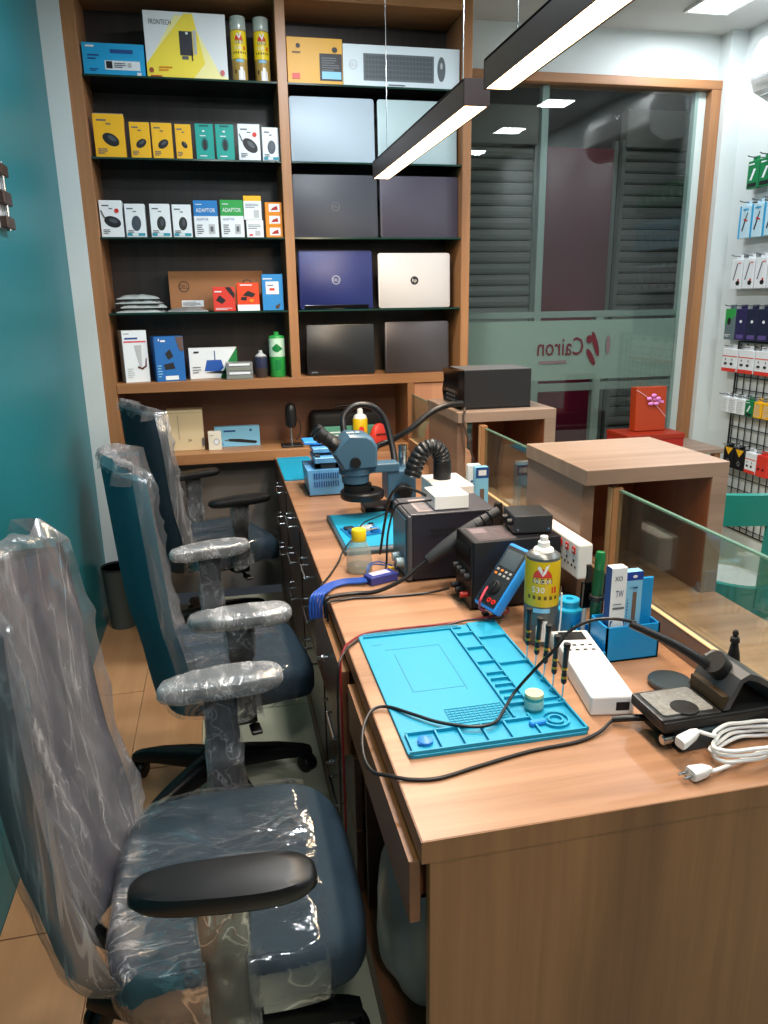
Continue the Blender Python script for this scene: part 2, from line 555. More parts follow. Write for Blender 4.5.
# window onto the corridor
win = struct(thing('window_1', '', ''))
del win['label'], win['category']
bm = B()
box(bm, 2.69, 2.748, 3.985, YB + 0.05, 0.12, 2.575, 0.003)
mk('window_jamb', bm, WOODS, win)
mk('window_head', box(B(), 1.305, 2.75, 3.985, YB + 0.05, 2.575, 2.62, 0.003), WOODX, win)
ALU = P('aluminium_frame', '#8f9a98', 0.4, metal=0.2)
mk('mullion', box(B(), 1.735, 1.775, 4.035, 4.075, 0.12, 2.575, 0.002), ALU, win)
mk('mullion', box(B(), 2.115, 2.165, 4.035, 4.075, 0.12, 1.40, 0.002), ALU, win)
mk('mullion', box(B(), 2.625, 2.69, 4.035, 4.075, 0.12, 2.575, 0.002), P('pale_frame', '#b9c6c4', 0.4), win)
mk('rail', box(B(), 1.30, 2.62, 4.037, 4.073, 1.40, 1.435, 0.002), ALU, win)
mk('rail', box(B(), 1.30, 2.62, 4.037, 4.073, 0.985, 1.03, 0.002), ALU, win)
mk('pane', box(B(), 1.30, 2.64, 4.028, 4.033, 0.12, 2.58), GLASSW, win)
mk('frosted_band', box(B(), 1.31, 2.62, 4.0335, 4.0345, 1.05, 1.385), FROST, win)
MAROON = P('maroon_print', '#55101f', 0.5)
p = Print((1.31, 4.0268, 1.05), (1, 0, 0), (0, 0, 1), 1.31, 0.335, 0.0003)
p.text('Cairon', (1.90 - 1.31) / 1.31, 0.42, 0.30, MAROON, mirror=True, maxw=0.215)
p.lines((1.77 - 1.31) / 1.31, 0.29, (2.03 - 1.31) / 1.31, 0.34, 1, P('maroon_grey', '#6d5a60', 0.5), 0.9)
p.ell((2.115 - 1.31) / 1.31, 0.60, 0.012, 0.22, MAROON, rot=0.3)
p.ell((2.075 - 1.31) / 1.31, 0.68, 0.014, 0.07, MAROON)
p.ell((2.09 - 1.31) / 1.31, 0.38, 0.012, 0.16, MAROON, rot=0.5)
p.ell((2.195 - 1.31) / 1.31, 0.58, 0.010, 0.16, P('maroon_grey', '#6d5a60', 0.5))
p.done('lettering', win)

# corridor beyond the glass: closed shop fronts
CORR = P('corridor_grey', '#3a3a3c', 0.7)
struct(mk('floor_corridor', box(B(), 0.6, 6.0, 4.2, 5.6, -0.04, 0.0), CORR))
struct(mk('wall_corridor', box(B(), 0.6, 6.0, 5.5, 5.6, 0, 3.2), CORR))
struct(mk('ceiling_corridor', box(B(), 0.6, 6.0, 4.2, 5.6, 3.0, 3.1), CORR))
t = thing('added_corridor_light', 'unseen light added to brighten the corridor beyond the window', 'ceiling light', (2.6, 4.75, 3.0))  # added fitting, hidden above the window, to lift the dark corridor
mk('frame', box(B(), -0.32, 0.32, -0.07, 0.07, -0.02, 0.0, 0.002), P('white_paint', '#d9dedd', 0.6), t)
mk('diffuser', box(B(), -0.30, 0.30, -0.05, 0.05, -0.022, -0.019), emitmat('led_dim', '#f4f0e8', 2.0), t)
area('added_corridor_lamp', (2.6, 4.75, 2.975), 0.6, 0.1, 2.6, (1.0, 0.95, 0.9))  # added fill for the shutters and maroon panel
SLAT = P('shutter_slat', '#8d9190', 0.5)
def shutter(x0, x1, label):
    t = thing('roller_shutter', label, 'shutter', ((x0 + x1) / 2, 5.42, 0.0), 0, 'closed roller shutters across the corridor')
    hw = (x1 - x0) / 2
    prof = [(-0.002, 0.0), (-0.016, 0.012), (-0.020, 0.036), (-0.012, 0.062), (0.0, 0.072), (0.004, 0.070), (0.004, 0.002)]
    bm = B()
    prism(bm, [(-hw, yy, zz) for yy, zz in prof], (2 * hw, 0, 0))
    s0 = mk('slat', bm, SLAT, t, (0, 0, 0.05))
    for i in range(1, 32):
        s = s0.copy(); COL.objects.link(s); s.parent = t; s.location = (0, 0, 0.05 + 0.078 * i)
    for s in (-1, 1):
        mk('guide_rail', box(B(), s * hw - 0.015, s * hw + 0.015, -0.03, 0.02, 0, 2.6, 0.002), ALU, t)
    mk('shutter_box', box(B(), -hw, hw, -0.05, 0.05, 2.55, 2.8, 0.004), SLAT, t)
shutter(1.55, 2.29, 'grey slatted shutter seen through the window, left of the maroon panel')
shutter(2.97, 3.80, 'grey slatted shutter seen through the window, right of the maroon panel')
mk_m = thing('maroon_shop_panel', 'dark maroon panelled shopfront between two grey shutters beyond the window', 'panel', (2.63, 5.45, 0))
mk('panel', box(B(), -0.29, 0.29, -0.02, 0.03, 0.0, 2.55, 0.004), P('maroon_panel', '#7d1a3c', 0.4), mk_m)
mk('cross_bar', box(B(), -0.29, 0.29, -0.035, -0.02, 1.25, 1.33, 0.003), ALU, mk_m)
mk('side_post', box(B(), -0.31, -0.28, -0.03, 0.03, 0.0, 2.6, 0.003), ALU, mk_m)
mk('side_post', box(B(), 0.28, 0.31, -0.03, 0.03, 0.0, 2.6, 0.003), ALU, mk_m)

# ------------------------------------------------------------------ ceiling panels and pendants
LEDW = emitmat('led_white', '#f4f8ff', 9.0)
lp = None
where = ['over the wall of hanging packets, nearest the window', 'second from the window on the right', 'third from the window on the right', 'fourth from the window on the right',
         'added out of view above the far part of the counter', 'added out of view above the middle of the counter', 'added out of view above the near end of the counter', 'added unseen behind the viewer over the chair aisle']  # these four are added to brighten shelves, counter and floor
for (x, yy, rel), wh in zip(PANELS, where):
    t = thing('ceiling_light', 'square white ceiling light ' + wh, 'ceiling light', (x, yy, CEIL), 0, 'square ceiling lights')
    bm = B()
    for a in ((-0.12, 0.12, -0.12, -0.105), (-0.12, 0.12, 0.105, 0.12), (-0.12, -0.105, -0.105, 0.105), (0.105, 0.12, -0.105, 0.105)):
        box(bm, a[0], a[1], a[2], a[3], -0.012, 0.0, 0.001)
    mk('frame', bm, WHITE, t)
    mk('diffuser', box(B(), -0.105, 0.105, -0.105, 0.105, -0.009, 0.0), LEDW, t)
    l = area('ceiling_light_lamp', (x, yy, CEIL - 0.014), 0.2, 0.2, PANEL_W * rel, (0.93, 0.97, 1.0))
    l.parent = None
LEDP = emitmat('led_warm', '#ffcf9a', 9.0)
BODY = P('pendant_body', '#3a3030', 0.4)
def pendant(y0, y1, label):
    yc, hl = (y0 + y1) / 2, (y1 - y0) / 2
    t = thing('linear_pendant', label, 'pendant light', (0.715, yc, 2.0), 0, 'linear pendants over the counter')
    bm = B()
    box(bm, -0.036, -0.031, -hl, hl, 0.0, 0.065)
    box(bm, 0.031, 0.036, -hl, hl, 0.0, 0.065)
    box(bm, -0.036, 0.036, -hl, hl, 0.06, 0.066)
    mk('housing', bm, BODY, t)
    for s in (-1, 1):
        mk('end_cap', box(B(), -0.036, 0.036, s * hl - 0.004, s * hl + 0.004, 0.0, 0.066, 0.001), BODY, t)
        bm = B(); cyl(bm, (0, s * (hl - 0.12), 0.06), (0, s * (hl - 0.12), CEIL - 2.0), 0.0016, n=6)
        mk('suspension_cable', bm, CHROME, t)
    mk('diffuser', box(B(), -0.031, 0.031, -hl + 0.004, hl - 0.004, 0.001, 0.006), LEDP, t)
    area('pendant_lamp', (0.715, yc, 1.994), 0.06, 2 * hl - 0.02, PEND_W, (1.0, 0.77, 0.51))
pendant(2.10, 3.32, 'dark bar pendant with a glowing warm underside, hanging in front of the laptop shelves')
pendant(0.74, 1.94, 'dark bar pendant with a glowing warm underside, nearer one at the top edge')

# ================================================================== shelving unit
FY, BY = 3.75, 4.05
sh = thing('shelf_unit', 'tall built-in wooden shelf unit with glass shelves full of boxes and laptops', 'shelf', (0, 0, 0))
mk('upright', box(B(), -0.552, -0.495, FY, BY, 0.0, 2.848, 0.002), WOODS, sh)
mk('upright', box(B(), 0.338, 0.383, FY, BY, 1.145, 2.79, 0.002), WOODS, sh)
mk('upright', box(B(), 1.212, 1.255, FY, BY, 0.0, 2.848, 0.002), WOODS, sh)
mk('top_rail', box(B(), -0.495, 1.212, FY, BY, 2.79, 2.848, 0.002), WOODX, sh)
mk('wood_shelf', box(B(), -0.495, 1.212, FY - 0.002, BY, 1.098, 1.146, 0.002), WOODX, sh)
mk('wood_shelf', box(B(), -0.495, 0.93, FY - 0.004, BY, 0.735, 0.788, 0.002), WOODX, sh)
mk('back_panel', box(B(), -0.495, 0.338, BY - 0.012, BY, 1.146, 2.79), DARKB, sh)
mk('back_panel', box(B(), 0.383, 1.212, BY - 0.012, BY, 1.146, 2.79), DARKB, sh)
mk('nook_back', box(B(), -0.495, 0.93, BY - 0.012, BY, 0.788, 1.098), REDB, sh)
mk('nook_post', box(B(), 0.93, 0.965, FY, BY, 0.75, 1.098, 0.002), WOODS, sh)
mk('door', box(B(), 0.968, 1.21, FY + 0.01, FY + 0.028, 0.02, 1.095, 0.002), wood('pink_wood', '#a87455', '#c08a68', 'z', 0.8, 0.45), sh)
mk('lower_back', box(B(), -0.495, 0.30, BY - 0.14, BY - 0.12, 0.0, 0.735), GREYP, sh)
SHZ = [2.463, 2.137, 1.804, 1.470]
for z in SHZ:
    for x0, x1 in ((-0.494, 0.337), (0.384, 1.211)):
        g = mk('glass_shelf', box(B(), x0, x1, FY + 0.012, BY - 0.013, z - 0.008, z), GLASSS, sh)
        mk('polished_edge', box(B(), x0, x1, FY + 0.010, FY + 0.0125, z - 0.008, z), P('green_glass_edge', '#1e3b33', 0.15), g)

# ------------------------------------------------------------------ goods in the left bay
YF = 3.79
Z1, Z2, Z3, Z4, Z5 = [z + 0.0005 for z in SHZ] + [1.1465]
def d_cyan(p):
    p.rect(0.35, 0.20, 0.92, 0.48, WHITEP).rect(0.37, 0.24, 0.47, 0.46, INK).rect(0.45, 0.70, 0.82, 0.82, INKB)
    p.lines(0.08, 0.5, 0.28, 0.7, 2, INKB).lines(0.1, 0.15, 0.25, 0.25, 2, INKB).lines(0.5, 0.27, 0.7, 0.44, 3, INKG)
    p.rect(0.72, 0.28, 0.78, 0.42, LGREY).rect(0.06, 0.86, 0.2, 0.92, WHITEP).rect(0.86, 0.05, 0.93, 0.14, WHITEP)
pack('product_box', 'bright cyan landscape box on the top glass shelf, far left', 'box', -0.488, -0.232, YF, 0.13, Z1, 0.128, CYAN, d_cyan)
def d_front(p):
    p.poly([(0.0, 0.0), (1.0, 0.0), (1.0, 0.04), (0.9, 0.1), (0.55, 0.95), (0.38, 0.95), (0.0, 0.18)], P('pale_yellow', '#f7f0a8', 0.45))
    p.poly([(0.0, 0.0), (0.55, 0.0), (0.72, 0.25), (0.60, 0.98), (0.5, 0.98), (0.0, 0.22)], P('lemon', '#f5e04a', 0.45))
    p.text('FRONTECH', 0.20, 0.80, 0.075, INK, maxw=0.27)
    p.rect(0.42, 0.36, 0.58, 0.72, P('pc_black', '#33363f', 0.4)).rect(0.59, 0.38, 0.63, 0.74, LGREY).ell(0.515, 0.69, 0.016, 0.02, WHITEP)
    p.rect(0.44, 0.30, 0.52, 0.35, INKG).rect(0.56, 0.28, 0.575, 0.45, INK)
    p.ell(0.055, 0.12, 0.028, 0.04, P('brown_seal', '#a0522d', 0.5)).ell(0.93, 0.12, 0.028, 0.045, P('pink_seal', '#c96a6a', 0.5))
    p.lines(0.04, 0.03, 0.25, 0.06, 1, RED).lines(0.15, 0.12, 0.32, 0.2, 2, ORG)
pack('product_box', 'large white and yellow box with a dark tower printed on it, top shelf', 'box', -0.224, 0.124, YF, 0.17, Z1, 0.262, WHITEP, d_front)
SPRAYG = P('spray_gold', '#b09048', 0.4)
def spray_can(name, label, x, yy, z, r, h, wrap=None, cap='clear', group=None, rz=0.0, art=True, body=None):
    t = thing(name, label, 'spray can', (x, yy, z), rz, group)
    bm = B()
    lathe(bm, [(r * 0.92, 0), (r, 0.006), (r, h * 0.80), (r * 0.96, h * 0.815), (r * 0.99, h * 0.822), (r * 0.96, h * 0.83), (r * 0.62, h * 0.865)], 28)
    mk('can_body', bm, body or SPRAYG, t, smooth=True)
    bm = B()
    lathe(bm, [(r + 0.0004, h * 0.38), (r + 0.0005, h * 0.385), (r + 0.0005, h * 0.795), (r + 0.0004, h * 0.80)], 28)
    mk('label_wrap', bm, wrap or YELB, t, smooth=True)
    bm = B()
    lathe(bm, [(r * 0.62, h * 0.86), (r * 0.55, h * 0.885), (r * 0.36, h * 0.90), (r * 0.33, h * 0.945), (r * 0.24, h * 0.955), (r * 0.22, h * 0.995), (r * 0.05, h)], 18)
    mk('nozzle', bm, WHITE, t, smooth=True)
    if cap == 'clear':
        bm = B()
        lathe(bm, [(r * 1.02, h * 0.815), (r * 1.03, h * 0.82), (r * 1.0, h * 1.02), (r * 0.9, h * 1.03), (0.001, h * 1.03)], 24)
        mk('clear_cap', bm, glass('clear_cap', '#dfe6ea', 1.5, 0.05, 0.1, 0.55), t, smooth=True)
    if art:
        def wrap_pt(u, v, lay):
            a = -PI / 2 + u / r
            return Vector(((r + 0.0006 + 0.0002 * lay) * math.cos(a), (r + 0.0006 + 0.0002 * lay) * math.sin(a), v))
        bm = B(); mats = []
        def shape(pts, m, lay):
            if m not in mats:
                mats.append(m)
            f = bm.faces.new([bm.verts.new(wrap_pt(u * r, v * h, lay)) for u, v in pts]); f.material_index = mats.index(m)
        dome = [(-0.55, 0.655)] + [(0.55 * math.cos(PI - PI * i / 10), 0.655 + 0.085 * math.sin(PI * i / 10)) for i in range(11)] + [(0.55, 0.655)]
        for a, b in zip(dome, dome[1:]):
            shape([a, b, (b[0], 0.654), (a[0], 0.654)], REDC, 0)
        for i in range(4):
            shape([(-0.56 + 0.28 * i, 0.60), (-0.28 + 0.28 * i, 0.60), (-0.28 + 0.28 * i, 0.65), (-0.56 + 0.28 * i, 0.65)], P('olive_ink', '#5a4a12', 0.5), 0)
        shape([(-0.3, 0.74), (-0.12, 0.70), (0.02, 0.67), (0.12, 0.69), (0.02, 0.72), (-0.1, 0.75), (-0.2, 0.77)], WHITE, 1)
        shape([(0.0, 0.675), (0.16, 0.695), (0.40, 0.79), (0.28, 0.77), (0.16, 0.765), (0.08, 0.72)], WHITE, 2)
        for s, u0, v0, hh, m, wmax in (('FALCON', -0.5, 0.605, 0.037, WHITE, 1.0), ('530', -0.58, 0.515, 0.055, WHITE, 1.0)):
            vs, fs, tw, th = text_mesh(s)
            sc = hh * h / th; sx = min(sc, wmax * r / tw)
            if m not in mats:
                mats.append(m)
            V = [bm.verts.new(wrap_pt(u0 * r + xx * sx, v0 * h + yv * sc, 3)) for xx, yv in vs]
            for f in fs:
                bm.faces.new([V[i] for i in f]).material_index = mats.index(m)
        shape([(0.55, 0.51), (0.85, 0.51), (0.85, 0.57), (0.55, 0.57)], RED, 1)
        for i in range(6):
            u = -0.85 + 0.32 * i
            shape([(u, 0.45), (u + 0.17, 0.45), (u + 0.17, 0.485), (u, 0.485)], P('olive_ink', '#5a4a12', 0.5), 1)
        for i in range(5):
            shape([(-0.5 + 0.2 * i, 0.325), (-0.3 + 0.2 * i, 0.325), (-0.3 + 0.2 * i, 0.365), (-0.5 + 0.2 * i, 0.365)], LBLUE, 0)
        for i in range(4):
            shape([(-0.25 + 0.22 * i, 0.05), (-0.03 + 0.22 * i, 0.05), (-0.03 + 0.2 * i, 0.20 + 0.05 * (i in (1, 2))), (-0.25 + 0.22 * i, 0.20 + 0.05 * (i in (1, 2)))], WHITE, 1)
        shape([(-0.75, 0.16), (-0.55, 0.14), (-0.5, 0.2), (-0.7, 0.22)], INK, 1)
        mk('printed_label', bm, mats, t, recalc=False)
    return t
spray_can('spray_can', 'yellow spray can with clear cap on the top shelf, beside the large white box', 0.180, YF + 0.05, Z1, 0.034, 0.262, group='capped cans on the top shelf')
spray_can('spray_can', 'yellow spray can with clear cap on the top shelf, against the middle upright', 0.281, YF + 0.05, Z1, 0.034, 0.262, group='capped cans on the top shelf')

def d_mouse(bg, tilt, badge=None, strip=None, mcol=INK, big=1.0, cable=False):
    def f(p):
        p.ell(0.54, 0.42, 0.29 * big, 0.185 * big * p.w / p.h, mcol, rot=tilt)
        p.ell(0.58, 0.45, 0.15 * big, 0.07 * big * p.w / p.h, P('mouse_sheen', '#4a4f57', 0.3), rot=tilt)
        p.lines(0.12, 0.84, 0.6, 0.9, 1, INKG, 0.6).rect(0.42, 0.76, 0.58, 0.79, INKG)
        p.lines(0.1, 0.10, 0.42, 0.24, 3, INKG, 0.45)
        if badge:
            p.ell(0.76, 0.72, 0.10, 0.10 * p.w / p.h, badge)
        if strip:
            p.rect(0.06, 0.05, 0.94, 0.13, P('teal_strip', '#2a93a8', 0.5)).rect(0.3, 0.055, 0.6, 0.12, WHITEP)
        if cable:
            p.poly([(0.05, 0.72), (0.09, 0.73), (0.2, 0.56), (0.4, 0.50), (0.4, 0.47), (0.17, 0.53)], INK)
    return f
GTAB = P('grey_tab', '#8c8c86', 0.5)
row2 = [(-0.476, -0.347, 0.178, YEL, d_mouse(YEL, -0.5), (0.008, GTAB), 'widest yellow mouse box with a grey strip, second shelf far left'),
        (-0.325, -0.239, 0.149, YEL, d_mouse(YEL, 0.6), (0.006, GTAB), 'narrow yellow mouse box, second shelf, right after the widest yellow one'),
        (-0.231, -0.143, 0.149, YEL, d_mouse(YEL, 0.6), (0.006, GTAB), 'narrow yellow mouse box, third from left on the second shelf'),
        (-0.129, -0.059, 0.146, YEL, d_mouse(YEL, -0.9, big=0.8), (0.006, GTAB), 'slimmest yellow mouse box, second shelf, beside the teal boxes'),
        (-0.041, 0.039, 0.150, TEALC, None, (0.006, TEALC), 'teal mouse box on the second shelf, left one of the pair'),
        (0.049, 0.130, 0.150, TEALC, None, (0.006, TEALC), 'teal mouse box on the second shelf, right one of the pair'),
        (0.149, 0.248, 0.155, WHITEP, d_mouse(WHITEP, -0.7, RED, None, INK, 1.35, True), None, 'white mouse box with a red dot, second shelf beside the teal pair'),
        (0.258, 0.335, 0.144, WHITEP, d_mouse(WHITEP, 1.5, None, True, P('mouse_grey', '#3f4b57', 0.4), 1.3), None, 'white mouse box at the right end of the second shelf')]
def d_teal(p):
    p.ell(0.5, 0.44, 0.2, 0.24 * p.w / p.h * 1.4, P('deep_teal', '#0b5d5e', 0.5)).ell(0.5, 0.42, 0.11, 0.15, INK)
    p.lines(0.4, 0.78, 0.6, 0.83, 1, WHITEP, 0.9).lines(0.25, 0.66, 0.75, 0.7, 1, WHITEP, 0.6).rect(0.25, 0.93, 0.75, 0.97, P('deep_teal', '#0b5d5e', 0.5))
    p.lines(0.2, 0.1, 0.8, 0.16, 1, WHITEP, 0.5)
for x0, x1, h, mt, dr, tb, lab in row2:
    pack('mouse_box', lab, 'box', x0, x1, YF, 0.055, Z2, h, mt, dr or d_teal, group='mouse boxes on the second shelf', tab=tb)
def d_adapt(top, name):
    def f(p):
        p.rect(0, 0, 1, 0.58, WHITEP).rect(0.0, 0.58, 1, 0.64, top).text('ADAPTOR', 0.5, 0.68, 0.11, WHITEP, maxw=0.8)
        p.lines(0.1, 0.88, 0.5, 0.92, 1, WHITEP).text('ADAPTOR', 0.35, 0.46, 0.06, INKB, maxw=0.5).lines(0.1, 0.1, 0.4, 0.38, 5, INKG, 0.4)
        p.rect(0.6, 0.1, 0.85, 0.36, LGREY).rect(0.66, 0.16, 0.78, 0.3, INKG)
    return f
row3 = [(-0.489, -0.391, 0.158, WHITEP, d_mouse(WHITEP, -0.3, RED, None, INK, 1.3, True), 'white mouse box with a red dot, third shelf far left'),
        (-0.381, -0.293, 0.144, WHITEP, d_mouse(WHITEP, 1.5, None, True, P('mouse_grey', '#3f4b57', 0.4), 1.3), 'white mouse box with a grey mouse, second from left on the third shelf'),
        (-0.271, -0.182, 0.145, WHITEP, d_mouse(WHITEP, 1.5, None, True, P('mouse_olive', '#2a302c', 0.4), 1.2), 'white mouse box, third from left on the third shelf'),
        (-0.172, -0.087, 0.143, WHITEP, d_mouse(WHITEP, 1.5, None, True, P('mouse_olive', '#2a302c', 0.4), 1.2), 'white mouse box on the third shelf, beside the blue-topped box'),
        (-0.075, 0.034, 0.162, BLUEC, d_adapt(BLUEC, 'a'), 'blue-topped white adaptor box on the third shelf'),
        (0.046, 0.152, 0.165, GREENC, d_adapt(GREENC, 'a'), 'green-topped white adaptor box on the third shelf')]
for x0, x1, h, mt, dr, lab in row3:
    pack('product_box', lab, 'box', x0, x1, YF, 0.06, Z3, h, mt, dr, group='boxes on the third shelf')
def d_small(p):
    p.lines(0.1, 0.5, 0.9, 0.8, 3, INKG, 0.4).rect(0.5, 0.12, 0.8, 0.4, LGREY).rect(0.15, 0.1, 0.35, 0.2, REDC)
pack('product_box', 'small white box under the yellow-capped one, third shelf', 'box', 0.163, 0.242, YF, 0.06, Z3, 0.078, WHITEP, d_small)
def d_small2(p):
    p.rect(0, 0, 1, 0.78, WHITEP).lines(0.1, 0.5, 0.9, 0.7, 3, INKG, 0.4).rect(0.55, 0.08, 0.85, 0.4, LGREY)
pack('product_box', 'small white box with a yellow top, standing on another one, third shelf', 'box', 0.155, 0.237, YF, 0.058, Z3 + 0.0795, 0.105, YEL, d_small2)
def d_or(p):
    p.rect(0.22, 0.2, 0.85, 0.85, WHITEP).poly([(0.3, 0.3), (0.75, 0.35), (0.7, 0.7), (0.45, 0.55)], DRED)
for i, wd in enumerate(('bottom', 'middle', 'top')):
    pack('small_orange_box', 'small orange box, %s of the stack of three at the right of the third shelf' % wd, 'box', 0.254, 0.334, YF, 0.05, Z3 + 0.0525 * i, 0.052, ORG, d_or, group='stacked small orange boxes')

# fourth shelf
ENV = P('plastic_envelope', '#aab4b4', 0.18, var=0.15, scale=30)
def pouch(name, label, x, yy, z, w, d, h, mat, rz, seed, group=None):
    bm = B()
    rnd = random.Random(seed)
    n, mm = 14, 8
    rings = []
    for j in range(mm + 1):
        v = j / mm * 2 - 1
        ring = []
        for i in range(2 * n):
            if i < n:
                u = i / (n - 1) * 2 - 1; s = 1
            else:
                u = 1 - (i - n) / (n - 1) * 2; s = 0
            bulge = (1 - u ** 4) * (1 - v ** 4)
            zz = h * (0.18 + 0.82 * bulge) * (1 if s else 0) + (0 if s else 0)
            zz += 0.006 * noise.noise(Vector((u * 3 + seed, v * 3, s))) * (1 if s else 0)
            ring.append((u * w / 2 * (1 + 0.02 * noise.noise(Vector((v * 4, seed, 0)))), v * d / 2, max(zz, 0)))
        rings.append(ring)
    loft(bm, rings)
    bm2 = mk(name, bm, mat, None, (x, yy, z), (0, 0, rz), smooth=70)
    return tag(bm2, label, 'pouch', group)
for i, (h, dx, rz, wd) in enumerate(((0.020, 0.0, 0.0, 'bottom'), (0.022, 0.012, 0.05, 'second from bottom'), (0.020, -0.006, -0.06, 'third from bottom'), (0.020, -0.01, 0.03, 'topmost'))):
    pouch('plastic_pouch', 'greyish plastic pouch on the fourth shelf, %s of the pile' % wd, -0.355 + dx, YF + 0.10, Z4 + 0.0205 * i, 0.22 - 0.01 * i, 0.16, h, ENV, rz, 3 + i, 'pile of plastic pouches')
pouch('silver_pouch', 'flat silver antistatic pouch lying before the brown carton', -0.14, YF + 0.055, Z4, 0.19, 0.10, 0.020, P('silver_bag', '#9a9c9c', 0.2, metal=0.5, var=0.25, scale=25), 0.05, 11)
def d_dell(p):
    p.ring(0.155, 0.62, 0.026, 0.004, INK).text('DELL', 0.155, 0.57, 0.10, INK, maxw=0.085).rect(0.12, 0.12, 0.35, 0.28, WHITEP).lines(0.13, 0.14, 0.33, 0.26, 4, INK, 0.4)
pack('carton', 'wide brown cardboard carton with a circled logo, standing back on the fourth shelf', 'carton', -0.222, 0.232, 3.925, 0.09, Z4, 0.190, CARD, d_dell)
def d_red1(p):
    p.poly([(0.55, 0.98), (0.95, 0.50), (0.99, 0.72), (0.8, 0.99)], INK).poly([(0.12, 0.45), (0.4, 0.30), (0.58, 0.45), (0.3, 0.66)], INK).rect(0.08, 0.78, 0.4, 0.83, WHITEP)
    p.lines(0.1, 0.06, 0.9, 0.16, 2, WHITEP, 0.4)
pack('product_box', 'red box with a black diagonal corner on the fourth shelf', 'box', -0.016, 0.088, YF, 0.05, Z4, 0.112, REDC, d_red1)
def d_red2(p):
    p.rect(0, 0, 1, 0.22, WHITEP).poly([(0.25, 0.55), (0.7, 0.48), (0.85, 0.6), (0.5, 0.72)], INK).poly([(0.15, 0.4), (0.4, 0.36), (0.45, 0.5), (0.2, 0.5)], INK).rect(0.15, 0.9, 0.7, 0.94, WHITEP)
    p.ell(0.65, 0.36, 0.1, 0.06, ORG)
t = pack('product_box', 'red box with a white foot and black hanger loop on the fourth shelf', 'box', 0.098, 0.203, YF, 0.05, Z4, 0.130, P('scarlet_card', '#e0451f', 0.45), d_red2)
bm = B(); tube(bm, [(-0.02, 0, 0.129), (-0.012, 0, 0.142), (0.012, 0, 0.142), (0.02, 0, 0.129)], 0.0025, 6)
mk('hanger_loop', bm, BLACK, t, smooth=True)
def d_blue4(p):
    p.rect(0.18, 0.45, 0.8, 0.80, WHITEP).lines(0.25, 0.68, 0.7, 0.74, 1, INKG).rect(0.35, 0.55, 0.6, 0.62, REDC).poly([(0.6, 0.12), (0.85, 0.2), (0.78, 0.06), (0.65, 0.04)], P('dark_brown', '#4a3526', 0.5)).rect(0.05, 0.86, 0.5, 0.89, WHITEP)
pack('product_box', 'blue box with a white square label, right end of the fourth shelf', 'box', 0.219, 0.319, YF, 0.06, Z4, 0.168, CYAN if False else P('mid_blue_card', '#2583c4', 0.45), d_blue4)

# bottom wooden shelf
def d_white5(p):
    p.lines(0.08, 0.93, 0.4, 0.96, 1, INKG).lines(0.1, 0.83, 0.9, 0.87, 1, INKB, 0.9).rect(0.05, 0.77, 0.95, 0.80, P('pink_strip', '#d05060', 0.5))
    p.poly([(0.45, 0.72), (0.75, 0.72), (0.70, 0.30), (0.62, 0.28)], LGREY)
    p.poly([(0.52, 0.28), (0.72, 0.24), (0.9, 0.30), (0.92, 0.46), (0.88, 0.46), (0.84, 0.32), (0.7, 0.28), (0.55, 0.32)], P('brown_ink', '#5a2a26', 0.5)).lines(0.1, 0.1, 0.4, 0.3, 5, LGREY, 0.3)
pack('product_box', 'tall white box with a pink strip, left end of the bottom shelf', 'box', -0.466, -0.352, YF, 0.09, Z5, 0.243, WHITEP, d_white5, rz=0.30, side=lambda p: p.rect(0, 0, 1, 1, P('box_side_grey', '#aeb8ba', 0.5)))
def d_blue5(p):
    p.rect(0.3, 0.03, 0.75, 0.12, WHITEP).poly([(0.34, 0.62), (0.52, 0.72), (0.62, 0.55), (0.44, 0.48)], INK).poly([(0.28, 0.38), (0.6, 0.42), (0.66, 0.28), (0.3, 0.26)], INK)
    p.poly([(0.72, 0.99), (0.99, 0.99), (0.99, 0.66), (0.85, 0.68)], P('photo_brown', '#5d4a44', 0.5)).lines(0.22, 0.88, 0.46, 0.93, 1, WHITEP, 0.8).rect(0.14, 0.9, 0.18, 0.95, WHITEP)
    p.lines(0.05, 0.1, 0.22, 0.4, 5, LBLUE, 0.4)
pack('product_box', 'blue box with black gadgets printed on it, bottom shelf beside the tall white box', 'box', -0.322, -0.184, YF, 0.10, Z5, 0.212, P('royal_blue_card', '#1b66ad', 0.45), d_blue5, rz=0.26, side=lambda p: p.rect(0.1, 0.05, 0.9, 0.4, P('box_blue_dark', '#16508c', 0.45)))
def d_router(p):
    p.poly([(0.0, 0.84), (0.5, 0.84), (0.5, 1), (0, 1)], WHITEP).poly([(0.78, 0.5), (1, 1), (1, 0.0), (0.62, 0.0)], DGREEN).poly([(0.78, 1), (0.95, 1), (0.62, 0.05), (0.5, 0.05)], WHITEP)
    p.poly([(0.30, 0.25), (0.62, 0.22), (0.70, 0.34), (0.66, 0.60), (0.36, 0.60)], P('router_blue', '#2456a8', 0.4)).rect(0.52, 0.6, 0.54, 0.9, INKB)
    p.lines(0.1, 0.84, 0.26, 0.9, 1, INK, 0.9).lines(0.06, 0.2, 0.24, 0.45, 3, INKG, 0.3).poly([(0.3, 0.2), (0.75, 0.14), (0.78, 0.22), (0.62, 0.24)], INK)
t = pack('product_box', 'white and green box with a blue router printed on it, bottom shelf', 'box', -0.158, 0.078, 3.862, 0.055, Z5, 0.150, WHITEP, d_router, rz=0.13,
     side=lambda p: p.rect(0, 0.8, 1, 1, DGREEN).rect(0, 0, 1, 0.8, P('box_side_grey', '#aeb8ba', 0.5)))
